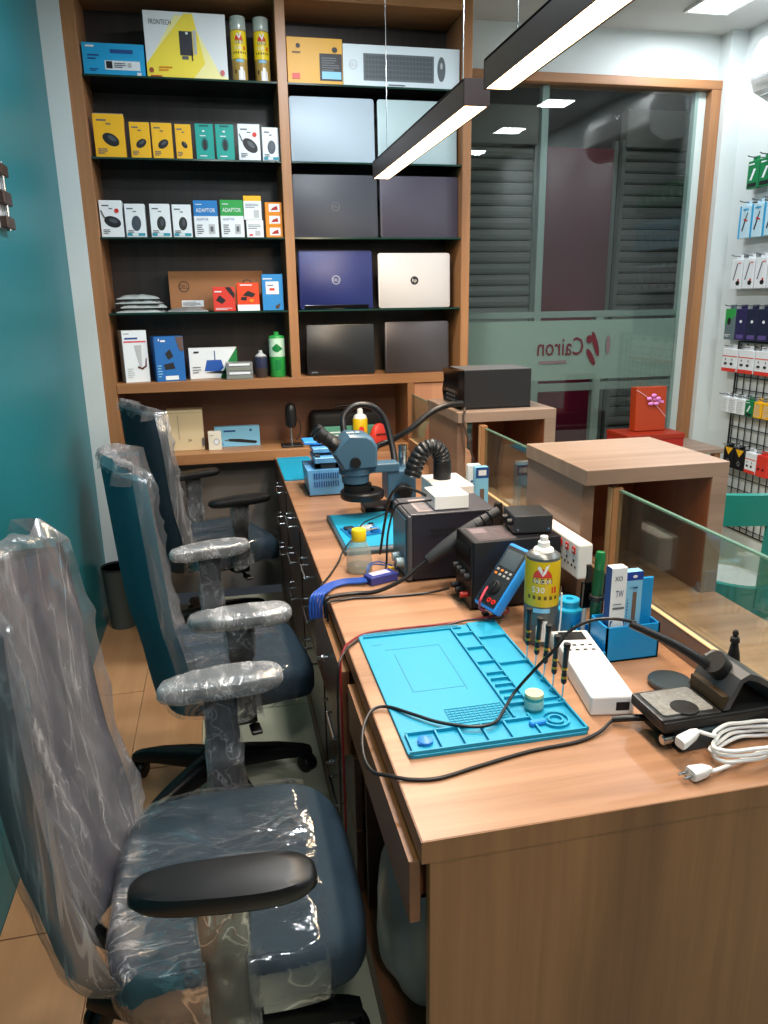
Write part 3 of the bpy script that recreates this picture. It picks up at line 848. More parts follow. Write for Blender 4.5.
for i, wd in enumerate(('bottom', 'second', 'third', 'topmost')):
    tt = thing('drive_case', 'grey flat drive case in front of the router box, %s of the stack' % wd, 'case', (0.085, 3.798, Z5 + 0.0205 * i), 0.02 * (i % 2), 'stacked grey drive cases')
    mk('case_body', box(B(), -0.064, 0.064, -0.045, 0.045, 0, 0.020, 0.002), P('case_grey', '#9a9d9e', 0.25, metal=0.4), tt)
    mk('edge_label', box(B(), -0.05, 0.05, -0.0458, -0.045, 0.005, 0.015), WHITEP if i % 2 else P('label_olive', '#7d8478', 0.4), tt)
t = spray_can('small_spray_bottle', 'small dark can with a white cone cap beside the green can, bottom shelf', 0.195, 3.83, Z5, 0.031, 0.125, wrap=P('navy_label', '#2a2f4a', 0.4), cap=None, art=False, body=P('dark_can', '#3c3330', 0.35))
bm = B(); lathe(bm, [(0.031, 0.100), (0.026, 0.108), (0.010, 0.120), (0.009, 0.133), (0.001, 0.134)], 20)
mk('cone_cap', bm, LGREY, t, smooth=True)
t = thing('flux_can', 'green and white tall can with a small silver cap, right end of bottom shelf', 'can', (0.278, 3.84, Z5))
bm = B(); lathe(bm, [(0.037, 0), (0.039, 0.004), (0.039, 0.195), (0.036, 0.2), (0.014, 0.205), (0.013, 0.221), (0.001, 0.222)], 28)
mk('can_body', bm, GREENC, t, smooth=True)
bm = B(); lathe(bm, [(0.0394, 0.10), (0.0395, 0.101), (0.0395, 0.188), (0.0394, 0.189)], 28)
mk('white_band', bm, P('mint_label', '#bfe0c8', 0.45), t, smooth=True)
bm = B()
for i in range(8):
    a0 = -PI / 2 - 0.7 + 0.175 * i; a1 = a0 + 0.175
    for (za, zb, zc, zd) in ((0.165 - 0.006 * abs(i - 3.5), 0.165 - 0.006 * abs(i - 2.5), 0.12 + 0.004 * abs(i - 3.5), 0.12 + 0.004 * abs(i - 2.5)), (0.035, 0.035, 0.085, 0.085)):
        if za < 0.1 and i not in (2, 3, 4, 5):
            continue
        f = bm.faces.new([bm.verts.new((0.0399 * math.cos(a), 0.0399 * math.sin(a), zz)) for a, zz in ((a0, zc), (a1, zd), (a1, zb), (a0, za))])
mk('printed_label', bm, DGREEN, t, recalc=False)

# ------------------------------------------------------------------ right bay: boxes and laptops
def d_ky(p):
    p.rect(0.58, 0.10, 0.99, 0.68, INK).rect(0.62, 0.14, 0.97, 0.3, LBLUE).lines(0.62, 0.32, 0.96, 0.62, 6, INKG, 0.5)
    p.ell(0.2, 0.82, 0.04, 0.05, INK).lines(0.09, 0.66, 0.32, 0.71, 1, P('brown_ink2', '#7a5310', 0.5), 0.8).rect(0.08, 0.12, 0.22, 0.24, REDC).ell(0.86, 0.76, 0.05, 0.06, INK)
pack('product_box', 'yellow-orange box with a dark picture on the top shelf of the right bay', 'box', 0.390, 0.643, YF, 0.12, Z1, 0.192, P('amber_card', '#d9a01f', 0.45), d_ky)
def d_kw(p):
    p.rect(0.17, 0.16, 0.775, 0.80, P('kb_grey', '#5c666b', 0.45)).ell(0.84, 0.5, 0.036, 0.30, P('kb_grey', '#5c666b', 0.45)).ell(0.84, 0.58, 0.010, 0.08, LGREY)
    mi = p.mi(P('kb_key', '#4a5358', 0.5))
    for r in range(5):
        for c in range(20):
            u0 = 0.185 + c * 0.029; v0 = 0.22 + r * 0.112
            f = p.bm.faces.new([p.bm.verts.new(p.pt(u * p.w, v * p.h)) for u, v in ((u0, v0), (u0 + 0.024, v0), (u0 + 0.024, v0 + 0.085), (u0, v0 + 0.085))]); f.material_index = mi
    p.k += 1
    p.ring(0.085, 0.52, 0.020, 0.003, LGREY).text('DELL', 0.085, 0.48, 0.08, LGREY, maxw=0.06).lines(0.38, 0.06, 0.6, 0.1, 1, INKG, 0.7)
pack('keyboard_box', 'long white keyboard and mouse box on the top shelf of the right bay', 'box', 0.645, 1.204, YF, 0.10, Z1, 0.176, P('ice_card', '#cfdde4', 0.45), d_kw)

def laptop(label, x0, x1, z, h, lid, logo=None, lean=0.04, yf=3.80, hinge=False, rnd=0.012, thick=0.022):
    """closed laptop standing on its long edge, lid to the front, leaning back a little"""
    w = x1 - x0
    t = thing('laptop', label, 'laptop', ((x0 + x1) / 2, yf + thick, z), 0, 'closed laptops standing in the right bay', rot=(-lean, 0, 0))
    def slab(y0, y1, mat, nm, e=0.0):
        pts = []
        for cx, cz, a0 in ((w / 2 - rnd, h - rnd, 0), (-w / 2 + rnd, h - rnd, PI / 2), (-w / 2 + rnd, rnd, PI), (w / 2 - rnd, rnd, 1.5 * PI)):
            for i in range(5):
                a = a0 + PI / 2 * i / 4
                pts.append(Vector((cx + rnd * math.cos(a), 0, cz + rnd * math.sin(a))))
        bm = B()
        def ring(yy, s):
            return [Vector((p.x * (1 - s / (w / 2)), yy, (p.z - h / 2) * (1 - s / (h / 2)) + h / 2)) for p in pts]
        loft(bm, [ring(y0, 0.002), ring(y0 + 0.001, 0.0004), ring(y0 + 0.0025, 0), ring(y1 - 0.001, 0), ring(y1, 0.001)])
        return mk(nm, bm, mat, t, smooth=30)
    slab(-thick, -thick + 0.008, lid, 'lid')
    slab(-thick + 0.0086, 0.0, DGREY, 'base', 0.001)
    if hinge:
        mk('hinge_bar', box(B(), -w / 2 + 0.02, w / 2 - 0.02, -thick - 0.001, -0.004, 0.0, 0.022, 0.004, 2), BLACKG, t)
    if logo:
        p = Print((-w / 2, -thick, 0), (1, 0, 0), (0, 0, 1), w, h)
        logo(p)
        p.done('logo', t)
    return t
DELLG = P('logo_grey', '#9aa4b4', 0.3, metal=0.5)
def lg_dell(m):
    return lambda p: p.ring(0.5, 0.5, 0.021, 0.003, m).text('DELL', 0.5, 0.475, 0.048, m, maxw=0.085)
def lg_hp(p):
    p.ell(0.5, 0.5, 0.021 / p.w, 0.021 / p.h, INK).text('hp', 0.5, 0.455, 0.085, P('hp_silver', '#d8d2cc', 0.3), maxw=0.085)
laptop('pale silver laptop with rounded corner notch, second shelf, left one', 0.391, 0.790, Z2, 0.283, SILVER)
laptop('pale silver laptop behind the hanging lamp, second shelf, right one', 0.806, 1.198, Z2, 0.283, P('silver_lid_b', '#a9bec2', 0.55, metal=0.1, var=0.03))
laptop('dark grey laptop on the third shelf, left one', 0.388, 0.799, Z3, 0.284, P('graphite_lid', '#3b3d45', 0.5, metal=0.1, var=0.1), lg_dell(P('logo_dim', '#55565c', 0.3)))
laptop('dark purple-grey laptop on the third shelf, right one', 0.812, 1.208, Z3, 0.284, P('plum_lid', '#433f4c', 0.5, metal=0.1, var=0.1))
laptop('deep blue laptop with a circled logo on the fourth shelf', 0.401, 0.767, Z4, 0.277, P('blue_lid', '#18245e', 0.42, metal=0.1, var=0.08), lg_dell(DELLG), hinge=True)
laptop('white-silver laptop with a round black logo on the fourth shelf', 0.797, 1.170, Z4, 0.264, P('white_lid', '#c4bfbc', 0.45, metal=0.05, var=0.03), lg_hp)
laptop('black laptop at the left of the bottom shelf', 0.423, 0.771, Z5, 0.249, P('black_lid', '#17181a', 0.35, var=0.1), lambda p: p.lines(0.06, 0.05, 0.2, 0.08, 1, INKG, 0.9))
laptop('dark brownish grey laptop at the right of the bottom shelf', 0.826, 1.166, Z5, 0.256, P('bronze_lid', '#4b4648', 0.32, metal=0.4, var=0.1))

# lower shelf goods
ZN = 0.7885
def d_cream(p):
    mi = p.mi(INK)
    p.rect(0.0, 0.93, 1.0, 0.94, P('cream_shadow', '#a89878', 0.6)).rect(0.14, 0.1, 0.155, 0.2, INK).text('24', 0.6, 0.22, 0.06, INK, maxw=0.2)
    for i in range(10):
        p.rect(0.30, 0.3 + 0.06 * i, 0.33, 0.32 + 0.06 * i, INKG)
    p.rect(0.95, 0.1, 1.0, 0.3, INKG)
pack('cream_box', 'cream upright box on the low shelf, half hidden by a chair back', 'box', -0.290, -0.113, 3.86, 0.10, ZN, 0.205, P('cream_card', '#d2c19b', 0.5), d_cream)
def d_wht(p):
    p.ell(0.62, 0.45, 0.25, 0.2, LGREY).ell(0.62, 0.45, 0.16, 0.13, WHITEP).lines(0.1, 0.8, 0.6, 0.85, 1, INKG)
pack('small_white_box', 'small white box beside the cream box on the low shelf', 'box', -0.092, -0.027, 3.83, 0.05, ZN, 0.092, P('warm_white_card', '#e0ddcc', 0.45), d_wht)
def d_pen(p):
    p.lines(0.2, 0.74, 0.6, 0.84, 1, INKB, 0.9).ell(0.8, 0.8, 0.03, 0.07, INKB)
    p.poly([(0.30, 0.40), (0.55, 0.38), (0.9, 0.26), (0.94, 0.20), (0.9, 0.12), (0.5, 0.22), (0.3, 0.28)], INK).rect(0.22, 0.31, 0.32, 0.36, INKG)
    p.lines(0.04, 0.05, 0.2, 0.3, 4, INKB, 0.3)
pack('pen_box', 'light blue flat box with a black pen-shaped tool printed on it, low shelf', 'box', -0.060, 0.170, 3.90, 0.04, ZN, 0.104, LBLUE, d_pen)
t = thing('desk_microphone', 'black desk microphone on a square base, low shelf by the desk', 'microphone', (0.330, 3.83, ZN))
mk('base', box(B(), -0.055, 0.055, -0.05, 0.05, 0, 0.010, 0.003, 2), BLACK, t)
bm = B(); cyl(bm, (0, 0, 0.009), (0, 0, 0.10), 0.006); mk('stem', bm, CHROME, t, smooth=True)
bm = B(); lathe(bm, [(0.012, 0.095), (0.026, 0.105), (0.029, 0.13), (0.029, 0.185), (0.024, 0.21), (0.010, 0.224), (0.001, 0.226)], 20); mk('head', bm, BLACK, t, smooth=True)
bm = B(); tube(bm, [(0.028, 0, 0.15), (0.045, 0, 0.12), (0.046, 0.0, 0.07), (0.02, -0.01, 0.03)], 0.003, 6); mk('cord', bm, BLACK, t, smooth=True)

# ================================================================== work counter
DX0, DX1, DY0, DZ = 0.233, 1.235, 0.872, 0.75
ct = thing('work_counter', 'long wooden repair counter with pale top and brown end panel', 'counter', (0, 0, 0))
mk('counter_top', box(B(), DX0, DX1, DY0, 3.745, 0.712, DZ, 0.0015), WOODT, ct)
mk('edge_band', box(B(), DX0, DX1, DY0 - 0.0008, DY0 + 0.0002, 0.7118, DZ - 0.0006), WOODV, ct)
mk('edge_band', box(B(), DX0 - 0.0008, DX0 + 0.0002, DY0 - 0.0008, 3.745, 0.712, DZ - 0.0006), WOODY, ct)
mk('end_panel', box(B(), DX0 + 0.012, DX1, DY0 + 0.0005, DY0 + 0.022, 0.0, 0.7118, 0.001), WOODV, ct)
mk('back_board', box(B(), 0.86, 0.88, DY0 + 0.022, 3.745, 0.0, 0.7118), WOODIN, ct)
mk('outer_board', box(B(), DX1 - 0.02, DX1, DY0 + 0.022, 3.745, 0.0, 0.7118), WOODV, ct)
mk('plinth_rail', box(B(), 0.236, 0.256, DY0 + 0.02, 3.74, 0.0, 0.08, 0.001), WOODY, ct)
mk('bottom_board', box(B(), 0.256, 0.86, DY0 + 0.022, 3.74, 0.06, 0.08), WOODY, ct)
mk('glass_channel', box(B(), 0.923, 0.948, DY0, 3.70, DZ, 0.815, 0.0015), WOODBV, ct)
mk('channel_capping', box(B(), 0.9225, 0.9345, DY0, 3.70, 0.815, 0.8185, 0.0008), WOODEY, ct)
for y0, y1, ins in ((1.455, 1.475, 0.0), (2.02, 2.04, 0.0), (2.60, 2.62, 0.0), (3.18, 3.20, 0.0)):
    mk('partition', box(B(), 0.256, 0.86, y0, y1, 0.08, 0.7118), DARKD, ct)
# drawer fronts: one ajar in front, then deeper drawers with chrome locks
def drawer(y0, y1, z0, z1, x0, mat, locks=(), name='drawer'):
    d = mk(name, box(B(), x0, x0 + 0.018, y0, y1, z0, z1, 0.0012), mat, ct)
    mk('edge_band', box(B(), x0 - 0.0006, x0 + 0.0186, y0, y1, z1, z1 + 0.0008), WOODE2, d)
    bm = B(); box(bm, x0 + 0.019, x0 + 0.40, y0 + 0.03, y1 - 0.03, z0 + 0.015, z0 + 0.022)
    box(bm, x0 + 0.019, x0 + 0.40, y0 + 0.03, y0 + 0.042, z0 + 0.015, z1 - 0.03)
    box(bm, x0 + 0.019, x0 + 0.40, y1 - 0.042, y1 - 0.03, z0 + 0.015, z1 - 0.03)
    mk('drawer_box', bm, WOODIN, d)
    for ly, lz in locks:
        bm = B(); cyl(bm, (x0 + 0.001, ly, lz), (x0 - 0.012, ly, lz), 0.009); cyl(bm, (x0 - 0.011, ly, lz), (x0 - 0.016, ly, lz), 0.006)
        box(bm, x0 - 0.026, x0 - 0.015, ly - 0.002, ly + 0.002, lz - 0.004, lz + 0.004)
        mk('lock', bm, CHROME, d, smooth=True)
    return d
drawer(0.893, 1.44, 0.588, 0.700, 0.219, WOODY)
drawer(1.50, 2.00, 0.485, 0.700, 0.214, WOODY, [(1.74, 0.62)])
def handle(parent, x, y0, y1, z):
    bm = B(); tube(bm, [(x, y0, z), (x - 0.022, y0, z), (x - 0.024, y0 + 0.004, z), (x - 0.024, y1 - 0.004, z), (x - 0.022, y1, z), (x, y1, z)], 0.004, 8, 3)
    mk('handle', bm, CHROME, parent, smooth=True)
for y0, y1 in ((2.05, 2.58), (2.63, 3.16), (3.21, 3.70)):
    for z0, z1 in ((0.555, 0.700), (0.40, 0.55), (0.10, 0.395)):
        d = drawer(y0, y1, z0, z1, 0.236, DARKD, [((y0 + y1) / 2 + 0.1, z1 - 0.04)])
        handle(d, 0.236, (y0 + y1) / 2 - 0.09, (y0 + y1) / 2 + 0.03, z1 - 0.04)
for y0, y1 in ((1.48, 2.02),):
    for z0, z1 in ((0.28, 0.475), (0.10, 0.275)):
        d = drawer(y0 + 0.015, y1 - 0.01, z0, z1, 0.236, DARKD, [((y0 + y1) / 2 + 0.1, z1 - 0.04)])
        handle(d, 0.236, (y0 + y1) / 2 - 0.09, (y0 + y1) / 2 + 0.03, z1 - 0.04)

# raised blocks over the counter, each a bridge with a top and two legs
def block(y0, y1, label, pillar_y):
    t = thing('counter_riser', label, 'riser', (0, 0, DZ + 0.0005), 0, 'wooden risers on the counter')
    x0, x1 = 0.845, 1.236
    mk('top', box(B(), x0, x1, y0, y1, 0.312, 0.35, 0.001), WOODB, t)
    mk('leg', box(B(), x0 + 0.006, x0 + 0.04, y0 + 0.03, y1, 0.0, 0.3118, 0.001), WOODBV, t)
    mk('leg', box(B(), x1 - 0.045, x1, y0, y1, 0.0, 0.3118, 0.001), WOODB, t)
    mk('inner_lining', box(B(), x1 - 0.0465, x1 - 0.0455, y0 + 0.004, y1 - 0.004, 0.002, 0.31), WOODIN, t)
    mk('inner_back', box(B(), x0 + 0.20, x1 - 0.048, y1 - 0.018, y1 - 0.002, 0.0, 0.3115), WOODIN, t)
    return t
block(1.612, 1.985, 'pale-topped wooden riser block on the counter, nearer one with nothing on it', 1.62)
block(2.63, 3.06, 'wooden riser block on the counter, far one carrying the black box', 2.6)
for yy, lab in ((1.635, 'short pale wooden glass post under the front edge of the nearer riser'), (2.612, 'short pale wooden glass post under the edge of the far riser')):
    t = thing('glass_post', lab, 'post', (0.937, yy, 0.8187), 0, 'wooden glass posts')
    mk('post_body', box(B(), -0.013, 0.013, -0.017, 0.017, 0.0, 0.232 if yy < 2 else 0.235, 0.0015), WOODS, t)
    mk('light_face', box(B(), -0.0136, -0.013, -0.010, 0.010, 0.0, 0.23), WOODE, t)
def pane(y0, y1, label):
    t = thing('glass_screen', label, 'glass screen', (0.941, (y0 + y1) / 2, 0.8195), 0, 'glass screens along the counter')
    hl = (y1 - y0) / 2
    mk('pane', box(B(), -0.004, 0.004, -hl, hl, 0, 0.222), GLASSC, t)
    mk('top_edge', box(B(), -0.0042, 0.0042, -hl, hl, 0.222, 0.2265), GLASSE, t)
pane(0.875, 1.615, 'clear glass screen along the near end of the counter')
pane(2.0, 2.59, 'clear glass screen between the two wooden risers')
pane(3.08, 3.69, 'clear glass screen between the far riser and the shelves')

# ================================================================== office chairs
FABN = P('navy_fabric', '#1c2f3b', 0.85, var=0.12, scale=30, bump=0.3)
FABT = P('teal_fabric', '#125565', 0.8, var=0.12, scale=30, bump=0.3)
CHB = P('chair_black', '#0d0e10', 0.4, var=0.1)
MESHF = P('back_mesh', '#3c3a48', 0.8, var=0.2, scale=12, bump=0.3)
FILMB = film('film_back', 0.22, 0.95, (26, 26, 2.4), '#8b8a8c', 0.2, 0.25)
FILMS = film('film_seat', 0.05, 0.60, (10, 30, 12), '#a2a6ac', 0.08, 0.8)
FILMA = film('film_arm', 0.30, 1.0, (60, 22, 22), '#c4c6c8', 0.14, 0.4)
BDX = [0.0]
def back_pt(u, v, off, seed=None, wr=0.0):
    z = 0.385 + 0.715 * v
    hw = 0.235 - 0.11 * max(0, 1 - v / 0.22) ** 1.6 - 0.035 * max(0, (v - 0.72) / 0.28) ** 2
    y = u * hw
    zz = z - 0.022 * (abs(u) ** 3) * (1 if v > 0.5 else 0) * max(0, (v - 0.5) / 0.5)
    x = -0.255 - 0.045 * v + 0.008 * math.exp(-((v - 0.28) / 0.16) ** 2) + 0.075 * abs(u) ** 2.2
    x += 0.034 * max(0, 1 - v / 0.4)
    x += off + BDX[0]
    if wr:
        q = Vector((y * 26 + v * 6 + seed, z * 2.0, seed))
        r = 1 - min(1, abs(noise.noise(q)) * 2.6)
        x += wr * (r * r)
        y += wr * 0.4 * noise.noise(q * 1.7)
    return Vector((x, y, zz))
def office_chair(label, loc, rz, arms, base_rot, seed, bdx=0.0):
    BDX[0] = bdx
    t = thing('office_chair', label, 'office chair', loc, rz, 'office chairs along the counter')
    NU, NV = 16, 20
    bm = B()
    rings = []
    for j in range(NV + 1):
        v = j / NV
        fr = [back_pt(-1 + 2 * i / NU, v, 0.0) for i in range(NU + 1)]
        bk = [back_pt(1 - 2 * i / NU, v, -0.034 if 0 < i < NU else -0.022) for i in range(NU + 1)]
        rings.append(fr + bk)
    loft(bm, rings)
    mk('backrest', bm, {1: P('charcoal_fabric', '#24282c', 0.8, var=0.15, scale=30, bump=0.3), 2: FABT, 3: FABN}[seed], t, smooth=50)
    bm = B()                                     # woven front of the back
    V = [[bm.verts.new(back_pt(-0.97 + 1.94 * i / NU, 0.015 + 0.97 * j / NV, 0.0025)) for i in range(NU + 1)] for j in range(NV + 1)]
    for a, b in zip(V, V[1:]):
        for i in range(NU):
            bm.faces.new((a[i], a[i + 1], b[i + 1], b[i]))
    mk('front_mesh', bm, MESHF, t, smooth=80, recalc=False)
    bm = B()                                     # film drawn over the front and the rim
    NU2, NV2 = 40, 60
    V = []
    for j in range(NV2 + 1):
        v = -0.03 + 1.055 * j / NV2
        row = []
        if seed == 1:
            for uu in (-0.45, -0.7, -0.9):
                a = back_pt(uu, v, -0.046, seed + 5, 0.006); a.y -= 0.004; row.append(a)
        a = back_pt(-1.0, v, -0.034, seed); a.y -= 0.006; row.append(a)
        a = back_pt(-1.03, v, -0.02, seed, 0.004); a.y -= 0.006; row.append(a)
        for i in range(NU2 + 1):
            row.append(back_pt(-1.03 + 2.06 * i / NU2, v, 0.010, seed, 0.012))
        a = back_pt(1.03, v, -0.02, seed, 0.004); a.y += 0.006; row.append(a)
        a = back_pt(1.0, v, -0.034, seed); a.y += 0.006; row.append(a)
        V.append([bm.verts.new(p) for p in row])
    top = []
    for i, vt in enumerate(V[-1]):
        u = -1 + 2 * i / (len(V[-1]) - 1)
        p = vt.co.copy(); p.x -= 0.045; p.z += 0.010 + 0.012 * noise.noise(Vector((u * 5, seed, 1)))
        if seed == 1 and u > 0.86:
            p.z += 0.03
        top.append(bm.verts.new(p))
    low = []
    for vt in top:
        p = vt.co.copy(); p.x -= 0.008; p.z -= 0.035 + 0.03 * noise.noise(p * 20)
        low.append(bm.verts.new(p))
    V += [top, low]
    for a, b in zip(V, V[1:]):
        for i in range(len(a) - 1):
            bm.faces.new((a[i], a[i + 1], b[i + 1], b[i]))
    mk('back_film', bm, FILMB, t, smooth=80, recalc=False)
    # seat
    def seat_ring(s, z, wr=0.0):
        r = sellipse(0.222 * s, 0.240 * s, 4.2, 56, z, 0.048, 0)
        for p in r:
            k = max(0, ((p.x - 0.048) / 0.222 - 0.45) / 0.55)
            p.z -= 0.030 * k * k
            if wr:
                q = Vector((p.x * 9, p.y * 30 + p.x * 12, seed * 3))
                p.z += wr * (1 - abs(noise.noise(q)) * 2) ** 3
        return r
    bm = B()
    loft(bm, [seat_ring(0.88, 0.395), seat_ring(0.97, 0.405), seat_ring(1.0, 0.425), seat_ring(1.0, 0.468), seat_ring(0.975, 0.486), seat_ring(0.92, 0.496), seat_ring(0.75, 0.501), seat_ring(0.4, 0.500), seat_ring(0.05, 0.499)])
    mk('seat', bm, FABN, t, smooth=50)
    bm = B()
    def film_ring(s, z, wr):
        r = seat_ring(s, z, wr)
        for p in r:
            lim = 0.195
            if p.x > lim:
                p.x = lim + 0.004 * noise.noise(p * 40)
        return r
    loft(bm, [film_ring(1.012, 0.400, 0.004), film_ring(1.02, 0.43, 0.003), film_ring(1.018, 0.470, 0.004), film_ring(0.985, 0.495, 0.005), film_ring(0.93, 0.504, 0.006), film_ring(0.85, 0.507, 0.007), film_ring(0.72, 0.508, 0.007), film_ring(0.58, 0.508, 0.007), film_ring(0.42, 0.508, 0.007), film_ring(0.25, 0.508, 0.006), film_ring(0.06, 0.508, 0.003)], cap0=False)
    mk('seat_film', bm, FILMS, t, smooth=70)
    bm = B()
    box(bm, -0.06, 0.14, -0.11, 0.11, 0.345, 0.396, 0.008, 2)
    mk('tilt_mechanism', bm, CHB, t)
    bm = B(); tube(bm, [(-0.05, 0, 0.36), (-0.15 + bdx, 0, 0.352), (-0.210 + bdx, 0, 0.385), (-0.240 + bdx, 0, 0.46)], 0.016, 10, 5)
    mk('back_bracket', bm, CHB, t, smooth=True)
    bm = B(); tube(bm, [(0.05, -0.10, 0.37), (0.06, -0.22, 0.36), (0.06, -0.25, 0.355)], 0.006, 8, 3); box(bm, 0.045, 0.075, -0.29, -0.24, 0.350, 0.362, 0.003)
    mk('tilt_lever', bm, CHB, t)
    # arms
    for s, (wrapped, drop) in zip((-1, 1), arms):
        pts = []
        a0 = s * 0.305
        bm = B()
        def pad(sc, z):
            r = sellipse(0.132 * sc, 0.044 * sc, 3.0, 36, z, 0.035, a0)
            for p in r:
                f = (p.x + 0.1) / 0.27
                p.y = a0 + (p.y - a0) * (0.86 + 0.2 * f) - s * 0.02 * (1 - f) ** 2
                p.z -= 0.010 * max(0, -f + 0.35)
            return r
        loft(bm, [pad(0.80, 0.697), pad(0.93, 0.700), pad(1.0, 0.709), pad(0.99, 0.720), pad(0.93, 0.728), pad(0.7, 0.731), pad(0.1, 0.732)])
        ap = mk('armrest', bm, CHB if not wrapped else P('arm_pad', '#20303a', 0.5), t, smooth=50)
        if wrapped:
            bm = B()
            def pf(sc, z, w):
                r = pad(sc, z)
                for p in r:
                    n = noise.noise(Vector((p.x * 60, p.y * 40, z * 60 + seed)))
                    p.y += (p.y - a0) * 0.10 + w * n; p.z += w * noise.noise(p * 55)
                return r
            loft(bm, [pf(0.86, 0.692, 0.003), pf(0.97, 0.697, 0.003), pf(1.02, 0.709, 0.003), pf(1.01, 0.722, 0.003), pf(0.95, 0.731, 0.003), pf(0.72, 0.735, 0.002), pf(0.1, 0.735, 0.001)])
            mk('arm_film', bm, FILMA, ap, smooth=80)
        bm = B()
        def rect(cx, cy, a, b, z):
            return [Vector((cx + p.x, cy + p.y, z)) for p in sellipse(a, b, 5, 20)]
        loft(bm, [rect(0.03, s * 0.30, 0.036, 0.016, 0.698), rect(0.03, s * 0.30, 0.034, 0.015, 0.60), rect(0.03, s * 0.298, 0.030, 0.014, 0.595), rect(0.03, s * 0.296, 0.030, 0.014, 0.44), rect(0.035, s * 0.27, 0.030, 0.018, 0.39), rect(0.04, s * 0.19, 0.03, 0.02, 0.372), rect(0.04, s * 0.09, 0.03, 0.02, 0.372)])
        po = mk('arm_post', bm, CHB, t, smooth=50)
        bm = B()
        rr = []
        for z, g in ((0.70, 1.12), (0.66, 1.2), (0.60, 1.12), (0.55, 1.28), (0.50, 1.2), (0.46, 1.35), (0.42 - drop, 1.45)):
            r = rect(0.03, s * 0.299, 0.034 * g, 0.017 * g, z)
            for p in r:
                p.x += 0.005 * noise.noise(Vector((p.x * 90, z * 40, seed))); p.y += 0.004 * noise.noise(Vector((z * 50, p.y * 80, seed)))
                p.z += 0.02 * noise.noise(Vector((p.x * 40, p.y * 40, 5))) if z < 0.45 else 0
            rr.append(r)
        loft(bm, rr, False, False)
        mk('post_film', bm, film('film_post', 0.06, 0.75, (30, 30, 22), '#a8acb2', 0.12, 0.6), po, smooth=80)
    # base
    bx = -0.028
    bm = B(); lathe(bm, [(0.028, 0.16), (0.028, 0.345)], 18, (bx, 0, 0)); mk('gas_lift', bm, CHB, t, smooth=True)
    bm = B(); lathe(bm, [(0.05, 0.075), (0.055, 0.085), (0.052, 0.14), (0.035, 0.17), (0.03, 0.19)], 24, (bx, 0, 0)); mk('hub', bm, CHB, t, smooth=True)
    for i in range(5):
        a = base_rot + 2 * PI * i / 5
        d = Vector((math.cos(a), math.sin(a), 0)); n = Vector((-d.y, d.x, 0))
        bm = B(); rings = []
        for s, hw, zt, zb in ((0.03, 0.030, 0.150, 0.085), (0.10, 0.028, 0.142, 0.085), (0.20, 0.024, 0.122, 0.078), (0.28, 0.020, 0.098, 0.066), (0.305, 0.017, 0.086, 0.064)):
            c = Vector((bx, 0, 0)) + d * s
            rings.append([c + n * hw + Vector((0, 0, zb)), c + n * hw + Vector((0, 0, zt - 0.012)), c + n * hw * 0.6 + Vector((0, 0, zt)), c - n * hw * 0.6 + Vector((0, 0, zt)), c - n * hw + Vector((0, 0, zt - 0.012)), c - n * hw + Vector((0, 0, zb))])
        loft(bm, rings)
        mk('leg', bm, CHB, t, smooth=50)
        c = Vector((bx, 0, 0.029)) + d * 0.29
        bm = B()
        ca = a + 0.5 + i * 1.3
        ax = Vector((math.cos(ca), math.sin(ca), 0))
        for sg in (-1, 1):
            lathe(bm, [(0.020, 0.0), (0.028, 0.003), (0.029, 0.012), (0.026, 0.018), (0.010, 0.020)] if sg > 0 else [(0.010, -0.020), (0.026, -0.018), (0.029, -0.012), (0.028, -0.003), (0.020, 0.0)], 18, c + ax * (0.003 * sg), ax)
        box(bm, c.x - 0.007, c.x + 0.007, c.y - 0.007, c.y + 0.007, 0.028, 0.070)
        mk('castor', bm, CHB, t, smooth=40)
    return t
office_chair('office chair nearest the viewer, film over its back, bare black front armrest', (-0.085, 1.195, 0), 0.0, ((False, 0.05), (True, 0.0)), 0.06, 1)
office_chair('middle office chair of the row, both armrests wrapped in film', (-0.075, 2.13, 0), 0.14, ((True, 0.0), (True, 0.0)), 0.0, 2, 0.065)
office_chair('farthest office chair, dark back towards the viewer, by the shelves', (-0.10, 3.33, 0), 0.35, ((False, 0.0), (False, 0.0)), 0.3, 3)

# ================================================================== things on the counter
TOP = DZ + 0.0004
# ---- large repair mat
t = thing('repair_mat', 'large bright blue silicone repair mat with moulded trays on the near counter', 'repair mat', (0.264, 1.07, TOP))
MW, ML = 0.334, 0.490
bm = B()
def rrect(x0, x1, y0, y1, r, z, n=4):
    out = []
    for cx, cy, a0 in ((x1 - r, y1 - r, 0), (x0 + r, y1 - r, PI / 2), (x0 + r, y0 + r, PI), (x1 - r, y0 + r, 1.5 * PI)):
        for i in range(n + 1):
            a = a0 + PI / 2 * i / n
            out.append(Vector((cx + r * math.cos(a), cy + r * math.sin(a), z)))
    return out
loft(bm, [rrect(0, MW, 0, ML, 0.012, 0), rrect(0, MW, 0, ML, 0.012, 0.0055), rrect(0.0008, MW - 0.0008, 0.0008, ML - 0.0008, 0.011, 0.006)])
mk('mat_body', bm, MATB, t)
def wall(name, segs, h=0.0065, wd=0.0035):
    bm = B()
    for x0, y0, x1, y1 in segs:
        if abs(x1 - x0) > abs(y1 - y0):
            box(bm, min(x0, x1), max(x0, x1), y0 - wd / 2, y0 + wd / 2, 0.0058, 0.006 + h)
        else:
            box(bm, x0 - wd / 2, x0 + wd / 2, min(y0, y1), max(y0, y1), 0.0058, 0.006 + h)
    o = mk(name, bm, MATB, t)
    o['kind'] = 'stuff'
wall('rim', [(0.002, 0.004, MW - 0.002, 0.004), (MW - 0.004, 0.002, MW - 0.004, ML - 0.002)])
